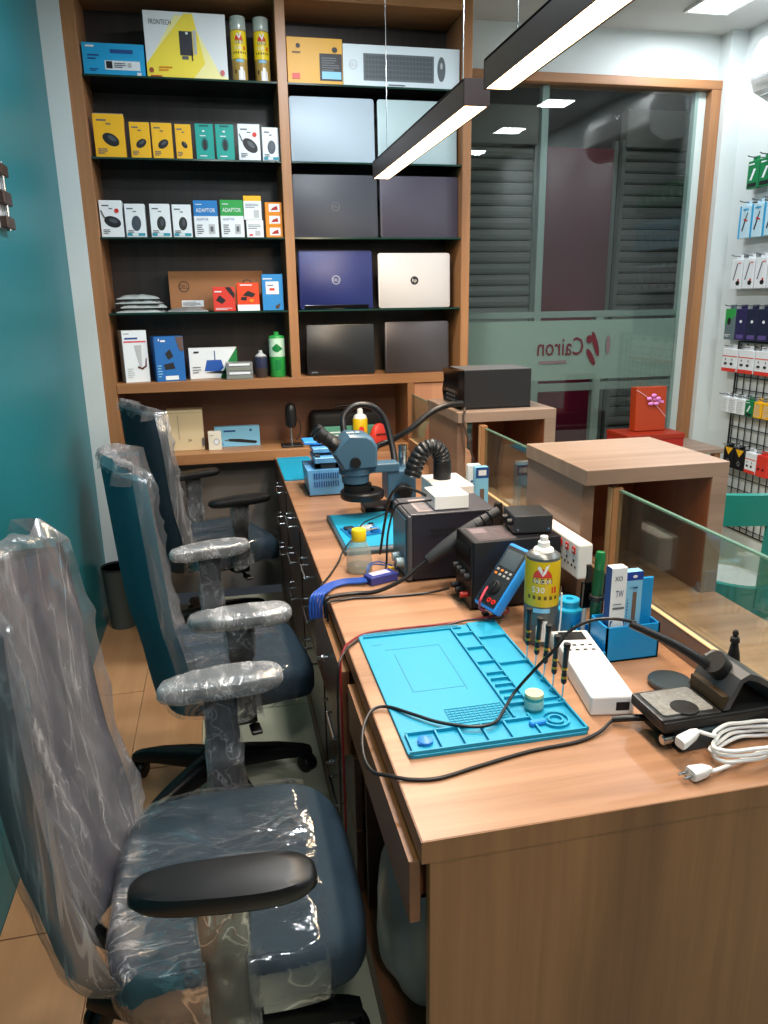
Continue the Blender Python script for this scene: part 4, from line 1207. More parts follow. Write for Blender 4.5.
wall('front_trays', [(0.008, 0.062, 0.245, 0.062), (0.009, 0.006, 0.009, 0.062), (0.062, 0.006, 0.062, 0.062), (0.105, 0.006, 0.105, 0.062), (0.148, 0.006, 0.148, 0.062), (0.192, 0.006, 0.192, 0.062), (0.245, 0.006, 0.245, 0.075)])
wall('side_trays', [(0.218, 0.07, 0.218, ML - 0.02), (0.262, 0.095, 0.262, ML - 0.03), (0.262, 0.095, MW - 0.004, 0.095), (0.218, ML - 0.055, 0.262, ML - 0.055), (0.262, ML - 0.085, MW - 0.004, ML - 0.085), (0.218, 0.36, 0.262, 0.36), (0.218, 0.29, 0.262, 0.29), (0.262, 0.275, MW - 0.004, 0.275), (0.225, 0.24, 0.262, 0.24), (0.225, 0.215, 0.262, 0.215), (0.225, 0.19, 0.262, 0.19), (0.225, 0.165, 0.262, 0.165), (0.225, 0.14, 0.262, 0.14), (0.225, 0.115, 0.262, 0.115), (0.29, 0.118, MW - 0.01, 0.118)])
bm = B(); box(bm, 0.262, MW - 0.004, ML - 0.085, ML - 0.003, 0.0058, 0.0115, 0.001)
mk('raised_pad', bm, MATB, t)
bm = B()
for i in range(44):
    box(bm, 0.012 + i * 0.0052, 0.0148 + i * 0.0052, ML - 0.014, ML - 0.004, 0.0058, 0.0105)
o = mk('tooth_comb', bm, MATB, t); o['kind'] = 'stuff'
mk('comb_rail', box(B(), 0.01, 0.244, ML - 0.020, ML - 0.0165, 0.0058, 0.0105), MATB, t)
bm = B()
for r in range(7):
    box(bm, 0.10, 0.212, 0.078 + r * 0.0085, 0.0792 + r * 0.0085, 0.0058, 0.0075)
for c in range(14):
    box(bm, 0.10 + c * 0.0085, 0.1012 + c * 0.0085, 0.078, 0.130, 0.0058, 0.0075)
o = mk('screw_grid', bm, MATD, t); o['kind'] = 'stuff'
bm = B()
for x0, x1, y0, y1 in ((0.06, 0.168, 0.208, 0.2095), (0.06, 0.0615, 0.208, 0.375), (0.168, 0.1695, 0.195, 0.40), (0.045, 0.168, 0.400, 0.4015), (0.02, 0.045, 0.43, 0.4315)):
    box(bm, x0, x1, y0, y1, 0.0059, 0.0063)
mk('guide_lines', bm, P('mat_line', '#0b6c86', 0.6), t)
bm = B()
for r in (0.026, 0.015):
    lathe(bm, [(r, 0.0058), (r, 0.0115), (r - 0.004, 0.0115), (r - 0.004, 0.0058)], 28, (0.288, 0.046, 0))
mk('magnet_ring', bm, MATB, t, smooth=True)
for i in range(5):
    bm = B(); lathe(bm, [(0.006, 0.0058), (0.006, 0.012), (0.0035, 0.012), (0.0035, 0.0058)], 12, (MW - 0.006, 0.105 + 0.043 * i, 0))
    mk('tool_socket', bm, MATB, t)
# things in its trays
bm = B(); lathe(bm, [(0.017, 0), (0.018, 0.002), (0.018, 0.026), (0.0165, 0.028)], 24)
t = thing('solder_jar', 'tiny jar with cream top and printed side standing on the large mat', 'jar', (0.530, 1.165, TOP + 0.0062))
mk('jar_body', bm, P('jar_teal', '#2a8f95', 0.4), t, smooth=True)
bm = B(); lathe(bm, [(0.0183, 0.006), (0.0184, 0.0065), (0.0184, 0.021), (0.0183, 0.0215)], 24); mk('paper_label', bm, P('jar_label', '#9fc7bd', 0.5, var=0.4, scale=80), t, smooth=True)
bm = B(); lathe(bm, [(0.0175, 0.0275), (0.018, 0.029), (0.017, 0.034), (0.001, 0.0345)], 24); mk('lid', bm, P('cream_lid', '#d8d8a8', 0.4), t, smooth=True)
bm = B(); box(bm, -0.016, 0.016, -0.006, 0.006, 0, 0.009, 0.002)
tag(mk('blue_eraser', bm, BLUEM, None, (0.515, 1.112, TOP + 0.0062), (0, 0, 0.1)), 'small blue block lying in the near right of the large mat', 'block')
bm = B(); lathe(bm, [(0.013, 0), (0.014, 0.002), (0.014, 0.006), (0.006, 0.010), (0.001, 0.0105)], 20); box(bm, -0.016, 0.016, -0.003, 0.003, 0.0015, 0.005, 0.001)
tag(mk('opening_pick', bm, P('pick_blue', '#3b86d8', 0.4), None, (0.302, 1.105, TOP + 0.0062), (0, 0, 0.5), smooth=40), 'small round blue pick in the front left tray of the large mat', 'pick')
# five precision screwdrivers standing in the mat's edge
GOLD = P('brass', '#b8923a', 0.3, metal=0.8)
words = ['nearest the spray can', 'second from the spray can', 'middle one of the five', 'second from the white charger', 'nearest the viewer']
for i in range(5):
    yy = 1.175 + 0.043 * (4 - i)
    tilt = (0.05 * (i % 2) - 0.02, -0.03 - 0.02 * (i % 3))
    t = thing('precision_screwdriver', 'slim black screwdriver standing in the mat edge, ' + words[i], 'screwdriver', (0.264 + MW - 0.006, yy, TOP + 0.008), 0, 'standing precision screwdrivers', rot=(tilt[0], -tilt[1], 0))
    bm = B(); lathe(bm, [(0.0014, 0), (0.0016, 0.03), (0.0016, 0.042)], 8); mk('blade', bm, CHROME, t, smooth=True)
    bm = B(); lathe(bm, [(0.003, 0.036), (0.0055, 0.040), (0.0055, 0.056), (0.0045, 0.060), (0.0055, 0.064), (0.0055, 0.104), (0.0062, 0.106), (0.0062, 0.112), (0.001, 0.1125)], 12); mk('grip', bm, BLACK, t, smooth=True)
    bm = B(); lathe(bm, [(0.0058, 0.048), (0.006, 0.049), (0.006, 0.052), (0.0058, 0.053)], 12); lathe(bm, [(0.0058, 0.066), (0.006, 0.067), (0.006, 0.070), (0.0058, 0.071)], 12)
    mk('brass_band', bm, GOLD, t, smooth=True)
    bm = B(); lathe(bm, [(0.0055, 0.1122), (0.0068, 0.113), (0.0068, 0.119), (0.001, 0.1195)], 12); mk('swivel_cap', bm, BLACK, t, smooth=True)

# ---- big spray can by the meter
spray_can('spray_can', 'yellow 530 spray can with white nozzle standing on the counter beside the multimeter', 0.668, 1.452, TOP, 0.0385, 0.250, cap=None, rz=-0.42, wrap=P('can_yellow', '#d3b315', 0.3, var=0.04), body=P('can_steel', '#5c6263', 0.3, metal=0.3))
bm = B(); tube(bm, [(0, 0, 0), (0.004, -0.004, 0.06), (0.004, -0.004, 0.13)], 0.002, 6, 3)
tag(mk('spray_straw', bm, WHITE, None, (0.690, 1.410, TOP), smooth=True), 'thin white straw leaning on the front of the 530 can', 'straw')

# ---- multimeter leaning on the black power supply
t = thing('multimeter', 'blue and black digital multimeter leaning against the black power supply', 'multimeter', (0.575, 1.585, TOP), 0, rot=(0, 0, 0))
u = Vector((0.108, 0.030, 0.140)).normalized()      # length axis
nrm = Vector((-0.86, -0.30, 0.40)); nrm = (nrm - u * nrm.dot(u)).normalized()   # face normal
sd = u.cross(nrm).normalized()
def mm(a, l, d):
    return sd * a + u * l + nrm * d
def mbox(bm, a0, a1, l0, l1, d0, d1, bev=0.0):
    box(bm, a0, a1, l0, l1, d0, d1, bev, 2)
    return bm
M3 = Matrix((sd, u, nrm)).transposed()
def mput(name, bm, mat, par):
    for v in bm.verts:
        v.co = M3 @ v.co
    return mk(name, bm, mat, par, smooth=40)
lift = 0.016
for o_ in ():
    pass
body = mput('holster', mbox(B(), -0.040, 0.040, 0.004, 0.176, 0.0, 0.030, 0.007), BLUEM, t)
mput('face', mbox(B(), -0.034, 0.034, 0.012, 0.168, 0.029, 0.032, 0.001), P('meter_face', '#24282c', 0.45), t)
mput('screen', mbox(B(), -0.028, 0.028, 0.112, 0.158, 0.031, 0.0328, 0.0005), P('meter_screen', '#4b555c', 0.15), t)
bm = B(); lathe(bm, [(0.018, 0.0), (0.018, 0.004), (0.014, 0.006), (0.001, 0.0062)], 24, (0, 0.058, 0.0315))
box(bm, -0.003, 0.003, 0.042, 0.074, 0.036, 0.040, 0.001)
mput('dial', bm, BLACK, t)
cols = [ORG, WHITE, WHITE, WHITE, WHITE, ORG, WHITE, WHITE]
for i in range(8):
    bm = B(); mbox(bm, -0.026 + 0.015 * (i % 4), -0.018 + 0.015 * (i % 4), 0.089 + 0.011 * (i // 4), 0.095 + 0.011 * (i // 4), 0.0315, 0.0335, 0.0006)
    mput('button', bm, P('btn_orange', '#e08030', 0.5) if i in (0, 5) else P('btn_grey', '#9a9c98', 0.5), t)
for i in range(4):
    bm = B(); lathe(bm, [(0.006, 0), (0.006, 0.003), (0.003, 0.003), (0.003, 0.0)], 14, (-0.024 + 0.016 * i, 0.026, 0.0315))
    mput('socket', bm, RED if i in (2, 3) else BLACKM, t)
t.location = (0.588, 1.568, TOP + 0.024)
# ---- black power supply with a small grey box on it
t = thing('power_supply', 'black bench power supply behind the leaning multimeter', 'power supply', (0.688, 1.708, TOP))
PSU = P('psu_black', '#25262b', 0.4, metal=0.2, var=0.08)
mk('case', box(B(), -0.115, 0.115, -0.063, 0.063, 0.006, 0.180, 0.002), PSU, t)
mk('front_panel', box(B(), -0.120, -0.115, -0.064, 0.064, 0.004, 0.182, 0.002), BLACK, t)
mk('meter_window', box(B(), -0.1212, -0.120, -0.052, 0.052, 0.115, 0.165), BLACKG, t)
for i in range(4):
    bm = B(); cyl(bm, (-0.120, -0.045 + 0.03 * i, 0.085), (-0.134, -0.045 + 0.03 * i, 0.085), 0.010, 0.009); mk('knob', bm, BLACKM, t, smooth=True)
for i in range(3):
    bm = B(); cyl(bm, (-0.120, -0.035 + 0.035 * i, 0.035), (-0.140, -0.035 + 0.035 * i, 0.035), 0.008, 0.007); mk('terminal', bm, (DRED, BLACKM, BLACKM)[i], t, smooth=True)
for i in range(4):
    mk('rubber_foot', box(B(), (-0.1, 0.085)[i % 2], (-0.085, 0.1)[i % 2], (-0.1, 0.085)[i // 2], (-0.085, 0.1)[i // 2], 0, 0.006), BLACKM, t)
p = Print((-0.10, -0.055, 0.180), (1, 0, 0), (0, 1, 0), 0.10, 0.11)
p.rect(0, 0, 1, 1, P('psu_label', '#4c4246', 0.5)).rect(0.05, 0.55, 0.45, 0.9, P('psu_label2', '#74666a', 0.5)).lines(0.55, 0.1, 0.95, 0.85, 8, P('psu_label2', '#74666a', 0.5), 0.4).lines(0.05, 0.1, 0.45, 0.45, 5, P('psu_label2', '#74666a', 0.5), 0.4)
p.done('warning_sticker', t)
t = thing('grey_control_box', 'small dark grey metal box with two knobs on top of the black power supply', 'control box', (0.742, 1.715, TOP + 0.1835), -0.10)
mk('case', box(B(), -0.050, 0.050, -0.045, 0.055, 0.0, 0.046, 0.002), DGREY, t)
for yy in (-0.022, 0.022):
    bm = B(); cyl(bm, (-0.050, yy, 0.026), (-0.062, yy, 0.026), 0.009, 0.008); mk('knob', bm, BLACK, t, smooth=True)
bm = B()
for s in (-0.04, 0.04):
    cyl(bm, (s, -0.0448, 0.010), (s, -0.0458, 0.010), 0.003, n=10)
mk('screw', bm, CHROME, t)
# ---- large grey hot-air station with white box
t = thing('hot_air_station', 'large dark grey hot-air station with silver edges and side knobs', 'hot-air station', (0.588, 1.985, TOP))
HAS = P('station_dark', '#2b2933', 0.4, metal=0.15, var=0.08)
mk('case', box(B(), -0.112, 0.125, -0.110, 0.065, 0.006, 0.190, 0.002), HAS, t)
mk('top_cover', box(B(), -0.118, 0.125, -0.112, 0.067, 0.190, 0.196, 0.0015), P('station_top', '#55545a', 0.35, metal=0.3), t)
mk('front_bezel', box(B(), -0.126, -0.112, -0.112, 0.067, 0.004, 0.192, 0.003), P('bezel_grey', '#55565a', 0.4, metal=0.3), t)
mk('front_panel', box(B(), -0.129, -0.126, -0.10, 0.055, 0.015, 0.180, 0.001), P('panel_teal', '#2c5f74', 0.3), t)
for i in range(2):
    bm = B(); cyl(bm, (-0.129, -0.075 + 0.05 * i, 0.05), (-0.150, -0.075 + 0.05 * i, 0.05), 0.014, 0.012); mk('knob', bm, P('knob_clear', '#8fa3a5', 0.3), t, smooth=True)
for i in range(4):
    mk('rubber_foot', box(B(), (-0.1, 0.085)[i % 2], (-0.085, 0.1)[i % 2], (-0.1, 0.085)[i // 2], (-0.085, 0.1)[i // 2], 0, 0.006), BLACKM, t)
bm = B()
for i in range(2):
    for j in range(10):
        box(bm, -0.06 + j * 0.0085, -0.055 + j * 0.0085, -0.1108, -0.110, 0.14 - i * 0.014, 0.150 - i * 0.014)
o = mk('vent_slots', bm, BLACKM, t); o['kind'] = 'stuff'
p = Print((-0.09, -0.09, 0.196), (1, 0, 0), (0, 1, 0), 0.06, 0.13)
p.rect(0, 0, 1, 1, P('station_sticker', '#a39494', 0.5)).lines(0.1, 0.1, 0.9, 0.9, 9, INKG, 0.4)
p.done('sticker', t)
# hot-air handle resting across
t = thing('hot_air_gun', 'black hot-air gun handle slung between the grey station and the power supply', 'hot-air gun', (0.0, 0, 0))
bm = B()
q = [(0.47, 1.80, 0.775), (0.50, 1.815, 0.81), (0.54, 1.82, 0.850), (0.60, 1.825, 0.890), (0.66, 1.83, 0.925), (0.695, 1.835, 0.945)]
tube(bm, [(0.500, 1.812, 0.834), (0.545, 1.814, 0.862), (0.60, 1.815, 0.897), (0.655, 1.815, 0.932), (0.70, 1.815, 0.956)], 0.019, 14, 5, rf=lambda s: 0.62 + 0.5 * math.sin(PI * min(1, s * 1.15)) if s < 0.8 else 0.72)
mk('grip', bm, P('grip_grey', '#2c2e31', 0.5), t, smooth=True)
bm = B(); tube(bm, [(0.2215, 1.790, 0.708), (0.2195, 1.790, 0.735), (0.2220, 1.793, 0.7585), (0.245, 1.803, 0.7605), (0.30, 1.815, 0.758), (0.36, 1.805, 0.762), (0.43, 1.80, 0.790), (0.47, 1.808, 0.815), (0.505, 1.812, 0.838)], 0.0058, 8); mk('cord', bm, BLACK, t, smooth=True)
bm = B()
for k in range(7):
    s = k / 6
    c = Vector((0.56, 1.814, 0.872)).lerp(Vector((0.675, 1.815, 0.943)), s)
    lathe(bm, [(0.0178, -0.002), (0.0198, 0), (0.0178, 0.002)], 14, c, (0.115, 0.001, 0.071))
mk('grip_ribs', bm, BLACK, t)
t = thing('white_adapter_box', 'plain white box with black leads on top of the hot-air station', 'adapter box', (0.592, 1.945, TOP + 0.1980))
mk('case', box(B(), -0.049, 0.049, -0.055, 0.055, 0.0, 0.040, 0.002), WHITE, t)
bm = B(); tube(bm, [(-0.049, -0.02, 0.02), (-0.08, -0.03, 0.022), (-0.12, -0.03, 0.02), (-0.150, -0.01, 0.004), (-0.165, 0.02, -0.08), (-0.168, 0.03, -0.17), (-0.175, 0.02, -0.189)], 0.003, 6); mk('lead', bm, BLACK, t, smooth=True)
bm = B(); tube(bm, [(-0.049, 0.03, 0.02), (-0.07, 0.05, 0.03), (-0.10, 0.08, 0.035), (-0.13, 0.12, 0.01), (-0.145, 0.15, -0.08), (-0.16, 0.16, -0.188)], 0.004, 6); mk('lead', bm, BLACK, t, smooth=True)
# flat white base and corrugated fume hose behind it
t = thing('fume_nozzle', 'black corrugated fume hose elbow standing on a white base behind the white box', 'fume hose', (0.712, 2.36, TOP))
mk('base_box', box(B(), -0.055, 0.075, -0.09, 0.10, 0.0, 0.165, 0.003), WHITE, t)
path = spline([(-0.0, 0.03, 0.165), (0.0, 0.03, 0.225), (-0.008, 0.03, 0.254), (-0.035, 0.03, 0.274), (-0.068, 0.03, 0.262), (-0.092, 0.03, 0.225), (-0.105, 0.03, 0.18)], 30)
bm = B()
tube(bm, path[:30], 0.031, 20, 1)
mk('nozzle_collar', bm, BLACK, t, smooth=True)
bm = B()
nn = len(path)
tube(bm, path[26:], 0.030, 20, 1, rf=lambda s: 0.92 + 0.11 * abs(math.sin(s * 42)))
mk('corrugated_hose', bm, P('hose_black', '#17181a', 0.35), t, smooth=60)

# ---- stereo microscope
t = thing('stereo_microscope', 'blue-grey stereo microscope with black eyepieces and ring light', 'microscope', (0.0, 2.52, TOP))
MZ = -TOP
mk('foot', box(B(), 0.475, 0.645, 0.046, 0.15, 0.0, 0.030, 0.008, 3), BLACK, t)
bm = B(); cyl(bm, (0.622, 0.07, 0.028), (0.622, 0.07, 0.250), 0.016, n=20); mk('pillar', bm, CHROME, t, smooth=True)
mk('focus_block', box(B(), 0.548, 0.652, -0.010, 0.094, 0.065, 0.172, 0.004, 2), STEELB, t)
bm = B(); lathe(bm, [(0.030, 0.0), (0.032, 0.004), (0.032, 0.018), (0.024, 0.022), (0.022, 0.030), (0.001, 0.031)], 24, (0.602, -0.010, 0.098), (0, -1, 0)); mk('focus_knob', bm, BLACK, t, smooth=True)
mk('arm', box(B(), 0.46, 0.59, -0.018, 0.05, 0.172, 0.203, 0.004, 2), STEELB, t)
# head: faceted body
bm = B()
prof = [(0.385, 0.190), (0.505, 0.195), (0.508, 0.270), (0.492, 0.300), (0.470, 0.313), (0.405, 0.318), (0.362, 0.275), (0.350, 0.250)]
def ringy(yy, s):
    cx, cz = 0.43, 0.255
    return [(cx + (x - cx) * s, yy, cz + (z - cz) * s) for x, z in prof]
loft(bm, [ringy(-0.055, 0.86), ringy(-0.045, 0.97), ringy(-0.035, 1.0), ringy(0.055, 1.0), ringy(0.065, 0.97), ringy(0.075, 0.86)])
mk('head', bm, STEELB, t, smooth=28)
p = Print((0.405, -0.03, 0.3185), (1, 0, 0), (0, 1, 0), 0.05, 0.05); p.rect(0, 0.2, 0.5, 0.6, WHITE).rect(0.6, 0.3, 0.9, 0.5, WHITE); p.done('sticker', t)
bm = B(); lathe(bm, [(0.016, 0), (0.018, 0.003), (0.018, 0.016), (0.001, 0.017)], 20, (0.425, -0.052, 0.222), (0, -1, 0)); mk('zoom_knob', bm, BLACK, t, smooth=True)
bm = B(); lathe(bm, [(0.058, 0.195), (0.058, 0.172), (0.050, 0.165), (0.048, 0.140), (0.034, 0.132), (0.034, 0.110)], 28, (0.435, 0.01, 0)); mk('objective', bm, STEELB, t, smooth=True)
bm = B(); lathe(bm, [(0.050, 0.108), (0.050, 0.132), (0.038, 0.134), (0.036, 0.110)], 28, (0.442, 0.01, 0)); mk('adapter_ring', bm, BLACK, t, smooth=True)
bm = B(); lathe(bm, [(0.075, 0.080), (0.078, 0.084), (0.078, 0.103), (0.073, 0.108), (0.044, 0.108), (0.042, 0.080), (0.075, 0.080)], 36, (0.458, 0.01, 0)); mk('ring_light', bm, BLACK, t, smooth=True)
d = Vector((-0.80, 0, 0.60)).normalized()
for yy in (-0.022, 0.045):
    bm = B(); c = Vector((0.372, yy, 0.272))
    lathe(bm, [(0.024, -0.01), (0.026, 0.01), (0.022, 0.03), (0.020, 0.034), (0.022, 0.036), (0.022, 0.058), (0.026, 0.062), (0.027, 0.085), (0.022, 0.090), (0.016, 0.086), (0.001, 0.085)], 20, c, d)
    mk('eyepiece', bm, BLACK, t, smooth=True)
# thick black leads over the microscope
bm = B(); tube(bm, [(0.425, 2.64, 1.00), (0.418, 2.66, 1.06), (0.425, 2.68, 1.105), (0.47, 2.69, 1.137), (0.534, 2.69, 1.130), (0.580, 2.69, 1.077), (0.600, 2.66, 0.98), (0.602, 2.634, 0.93)], 0.012, 10); cyl(bm, (0.590, 2.643, 0.781), (0.602, 2.634, 0.935), 0.0115)
bm2 = mk('light_guide', bm, BLACK, None, smooth=True); tag(bm2, 'thick black hoop of cable arching over the microscope', 'cable')
bm = B(); tube(bm, [(0.515, 2.60, 0.978), (0.55, 2.68, 0.985), (0.60, 2.705, 0.995), (0.673, 2.68, 1.04), (0.751, 2.68, 1.098), (0.815, 2.68, 1.124), (0.880, 2.685, 1.128)], 0.0115, 10)
tag(mk('suction_hose', bm, BLACK, None, smooth=True), 'black hose rising from the microscope to the black box on the riser', 'hose')
# ---- black box on the far riser
t = thing('black_instrument', 'black instrument box with rounded front standing on the far riser', 'instrument', (1.015, 2.80, 1.1005))
bm = B(); box(bm, -0.125, 0.145, -0.10, 0.10, 0.004, 0.146, 0.003); mk('case', bm, P('instrument_black', '#26272a', 0.35, var=0.06), t)
bm = B()
prism(bm, [(-0.125, -0.10, 0.004), (-0.146, -0.10, 0.012), (-0.152, -0.10, 0.060), (-0.146, -0.10, 0.10), (-0.150, -0.10, 0.148), (-0.125, -0.10, 0.148)], (0, 0.20, 0)); mk('front_cover', bm, BLACKG, t)
for r in range(3):
    for c in range(4):
        mk('button', box(B(), -0.1545, -0.150, -0.07 + c * 0.03, -0.055 + c * 0.03, 0.030 + r * 0.016, 0.038 + r * 0.016, 0.0005), P('btn_dark', '#43454a', 0.4), t)
mk('base_rim', box(B(), -0.125, 0.145, -0.102, 0.102, 0.0, 0.005), BLACKM, t)
mk('top_plate', box(B(), -0.12, 0.145, -0.10, 0.10, 0.146, 0.149, 0.001), P('instrument_top', '#505255', 0.4), t)
bm = B(); tube(bm, [(0.875, 2.665, 1.11), (0.870, 2.625, 1.115), (0.860, 2.615, 1.08), (0.876, 2.59, 0.99), (0.895, 2.58, 0.90), (0.890, 2.57, 0.80), (0.885, 2.50, 0.757)], 0.004, 6)
tag(mk('power_lead', bm, P('lead_brown', '#3a2d26', 0.5), None, smooth=True), 'thin dark lead hanging down the front of the far riser', 'cable')

# ---- pale blue slotted device with a blue stage
t = thing('preheater', 'pale blue slotted preheating unit with a blue stage on top, left of the microscope', 'preheater', (0.383, 2.99, TOP))
mk('base_plate', box(B(), -0.075, 0.078, -0.095, 0.13, 0.0, 0.006, 0.001), BLACK, t)
bm = B(); loft(bm, [[(-0.070, -0.09, 0.006), (0.075, -0.09, 0.006), (0.075, 0.12, 0.006), (-0.070, 0.12, 0.006)], [(-0.078, -0.085, 0.105), (0.072, -0.085, 0.105), (0.072, 0.12, 0.105), (-0.078, 0.12, 0.105)]]); mk('case', bm, LTBLUE, t)
bm = B()
for r in range(2):
    for i in range(11):
        box(bm, -0.052 + i * 0.0095, -0.048 + i * 0.0095, -0.0905, -0.086, 0.036 + r * 0.034, 0.060 + r * 0.034)
o = mk('vent_slots', bm, INKB, t); o['kind'] = 'stuff'
bm = B(); box(bm, -0.04, 0.055, -0.06, -0.03, 0.105, 0.125); box(bm, -0.04, -0.02, -0.06, 0.08, 0.105, 0.16); box(bm, 0.04, 0.055, -0.06, 0.08, 0.105, 0.16); mk('clamp', bm, DGREY, t)
mk('stage', box(B(), -0.045, 0.068, -0.075, 0.09, 0.130, 0.152, 0.002), LTBLUE, t)
mk('upper_stage', box(B(), -0.045, 0.068, -0.03, 0.10, 0.164, 0.182, 0.002), LTBLUE, t)
mk('top_plate', box(B(), -0.075, 0.028, 0.02, 0.13, 0.190, 0.202, 0.002), BLUEM, t)
mk('riser_post', box(B(), -0.03, 0.0, 0.04, 0.09, 0.150, 0.192), LTBLUE, t)
# ---- teal mats
t = thing('small_mat', 'plain teal mat lying at the far end of the counter', 'mat', (0.236, 3.20, TOP))
bm = B(); loft(bm, [rrect(0, 0.165, 0, 0.49, 0.008, 0), rrect(0, 0.165, 0, 0.49, 0.008, 0.005), rrect(0.001, 0.164, 0.001, 0.489, 0.007, 0.0055)]); mk('sheet', bm, MATB, t)
mk('edge_bar', box(B(), 0.004, 0.160, 0.468, 0.484, 0.005, 0.0085), MATD, t)
t = thing('tray_mat', 'teal mat set in a dark tray, in the middle of the counter', 'mat', (0.331, 2.14, TOP))
bm = B(); box(bm, 0, 0.235, 0, 0.42, 0, 0.014, 0.002); mk('tray', bm, P('tray_dark', '#38505a', 0.4), t)
bm = B(); box(bm, 0.010, 0.225, 0.030, 0.410, 0.0135, 0.0165, 0.001); mk('sheet', bm, MATB, t)
mk('front_lip', box(B(), 0.006, 0.229, 0.004, 0.024, 0.0135, 0.0155, 0.0005), MGREY, t)
t = thing('circuit_board', 'small blue circuit board lying on the teal tray mat', 'circuit board', (0.418, 2.33, TOP + 0.0168), 0.15)
mk('board', box(B(), -0.06, 0.06, -0.055, 0.055, 0.0, 0.0025), P('pcb_blue', '#1668a0', 0.35), t)
for i, (x, yy, a, b, h, m) in enumerate(((-0.03, -0.02, 0.02, 0.018, 0.012, P('pcb_dark', '#0f4a7c', 0.4)), (0.02, 0.01, 0.022, 0.02, 0.008, LGREY), (0.035, -0.03, 0.012, 0.014, 0.014, BLUEC), (-0.035, 0.03, 0.016, 0.012, 0.008, INK), (0.045, 0.035, 0.01, 0.01, 0.01, CHROME))):
    mk('component', box(B(), x - a, x + a, yy - b, yy + b, 0.0024, 0.0025 + h, 0.001), m, t)
bm = B(); tube(bm, [(-0.04, -0.05, 0.006), (-0.01, -0.06, 0.018), (0.03, -0.05, 0.02), (0.055, -0.02, 0.008)], 0.002, 6); mk('jumper_wire', bm, P('wire_tan', '#a08868', 0.5), t, smooth=True)
# ---- clear bottle with yellow cap
t = thing('solvent_bottle', 'clear plastic bottle with a bright yellow cap at the counter edge', 'bottle', (0.350, 2.005, TOP))
bm = B(); lathe(bm, [(0.034, 0.0), (0.037, 0.003), (0.038, 0.020), (0.037, 0.040), (0.030, 0.070), (0.022, 0.088), (0.018, 0.095), (0.018, 0.103)], 28); mk('bottle_body', bm, glass('bottle_plastic', '#f2f0ec', 1.5, 0.05, 0.08, 0.22), t, smooth=True)
bm = B(); lathe(bm, [(0.0355, 0.0015), (0.0365, 0.004), (0.0372, 0.018), (0.001, 0.0185)], 24); mk('liquid', bm, glass('bottle_liquid', '#e6e0d8', 1.33, 0.0, 0.03, 0.1), t, smooth=True)
bm = B(); lathe(bm, [(0.0205, 0.092), (0.0215, 0.094), (0.0215, 0.122), (0.019, 0.126), (0.001, 0.1265)], 24); mk('cap', bm, P('cap_yellow', '#e8c818', 0.4), t, smooth=True)
# ---- blue USB gadget and cable bundle at the edge
t = thing('usb_programmer', 'blue-purple cased USB gadget with thin wires at the counter edge', 'USB gadget', (0.392, 1.905, TOP), 0.35)
mk('case', box(B(), -0.044, 0.044, -0.022, 0.022, 0.0, 0.024, 0.003, 2), P('usb_purple', '#323a80', 0.25, var=0.1), t)
mk('white_label', box(B(), -0.03, 0.028, -0.008, 0.018, 0.024, 0.0244), P('usb_label', '#b6b4dc', 0.4, var=0.2, scale=60), t)
bm = B(); tube(bm, [(-0.03, 0.022, 0.012), (-0.01, 0.05, 0.035), (0.04, 0.065, 0.03), (0.075, 0.03, 0.012), (0.06, 0.0, 0.008)], 0.002, 6); tube(bm, [(-0.04, 0.01, 0.015), (-0.01, 0.035, 0.04), (0.05, 0.05, 0.022)], 0.002, 6); mk('wires', bm, INKB, t, smooth=True)
mk('wire_plug', box(B(), 0.052, 0.070, 0.035, 0.048, 0.006, 0.018, 0.002), YEL, t)
CBL = P('cable_blue', '#2350a8', 0.4)
for i in range(5):
    o = 0.0076 * (i - 2)
    bm = B()
    tube(bm, [(0.197 - o, 1.812, 0.700), (0.196 - o, 1.812, 0.730), (0.203 - o, 1.820, 0.7585), (0.222 - o * 0.8, 1.850 + o * 0.5, 0.7600), (0.250 - o * 0.4, 1.888 + o * 0.9, 0.7585), (0.290, 1.906 + o, 0.7585), (0.325, 1.900 + o, 0.760), (0.348, 1.893 + o, 0.7635)], 0.0033, 6)
    tag(mk('blue_cable', bm, CBL, None, smooth=True), 'blue cable of the bundle running from the gadget over the counter edge', 'cable', 'bundle of blue cables')
# ---- loose cables
def cable(pts, r, mat, label, name='cable'):
    bm = B(); tube(bm, pts, r, 7)
    return tag(mk(name, bm, mat, None, smooth=True), label, 'cable')
cable([(0.223, 1.888, 0.706), (0.222, 1.892, 0.735), (0.2235, 1.900, 0.755), (0.240, 1.935, 0.7555), (0.262, 1.985, 0.7545), (0.300, 2.08, 0.757), (0.322, 2.125, 0.775), (0.37, 2.22, 0.782), (0.42, 2.32, 0.796), (0.48, 2.40, 0.790), (0.57, 2.50, 0.785)], 0.0028, BLACK, 'thin black cable crossing the tray mat to the counter edge', 'black_cable')
cable([(0.222, 1.768, 0.706), (0.2205, 1.769, 0.735), (0.2230, 1.772, 0.756), (0.240, 1.780, 0.7575), (0.262, 1.788, 0.7545), (0.300, 1.793, 0.7540), (0.355, 1.785, 0.7540), (0.423, 1.780, 0.754), (0.50, 1.775, 0.757), (0.545, 1.755, 0.772)], 0.0032, BLACK, 'black lead running from the power supply front to the counter edge', 'black_lead')
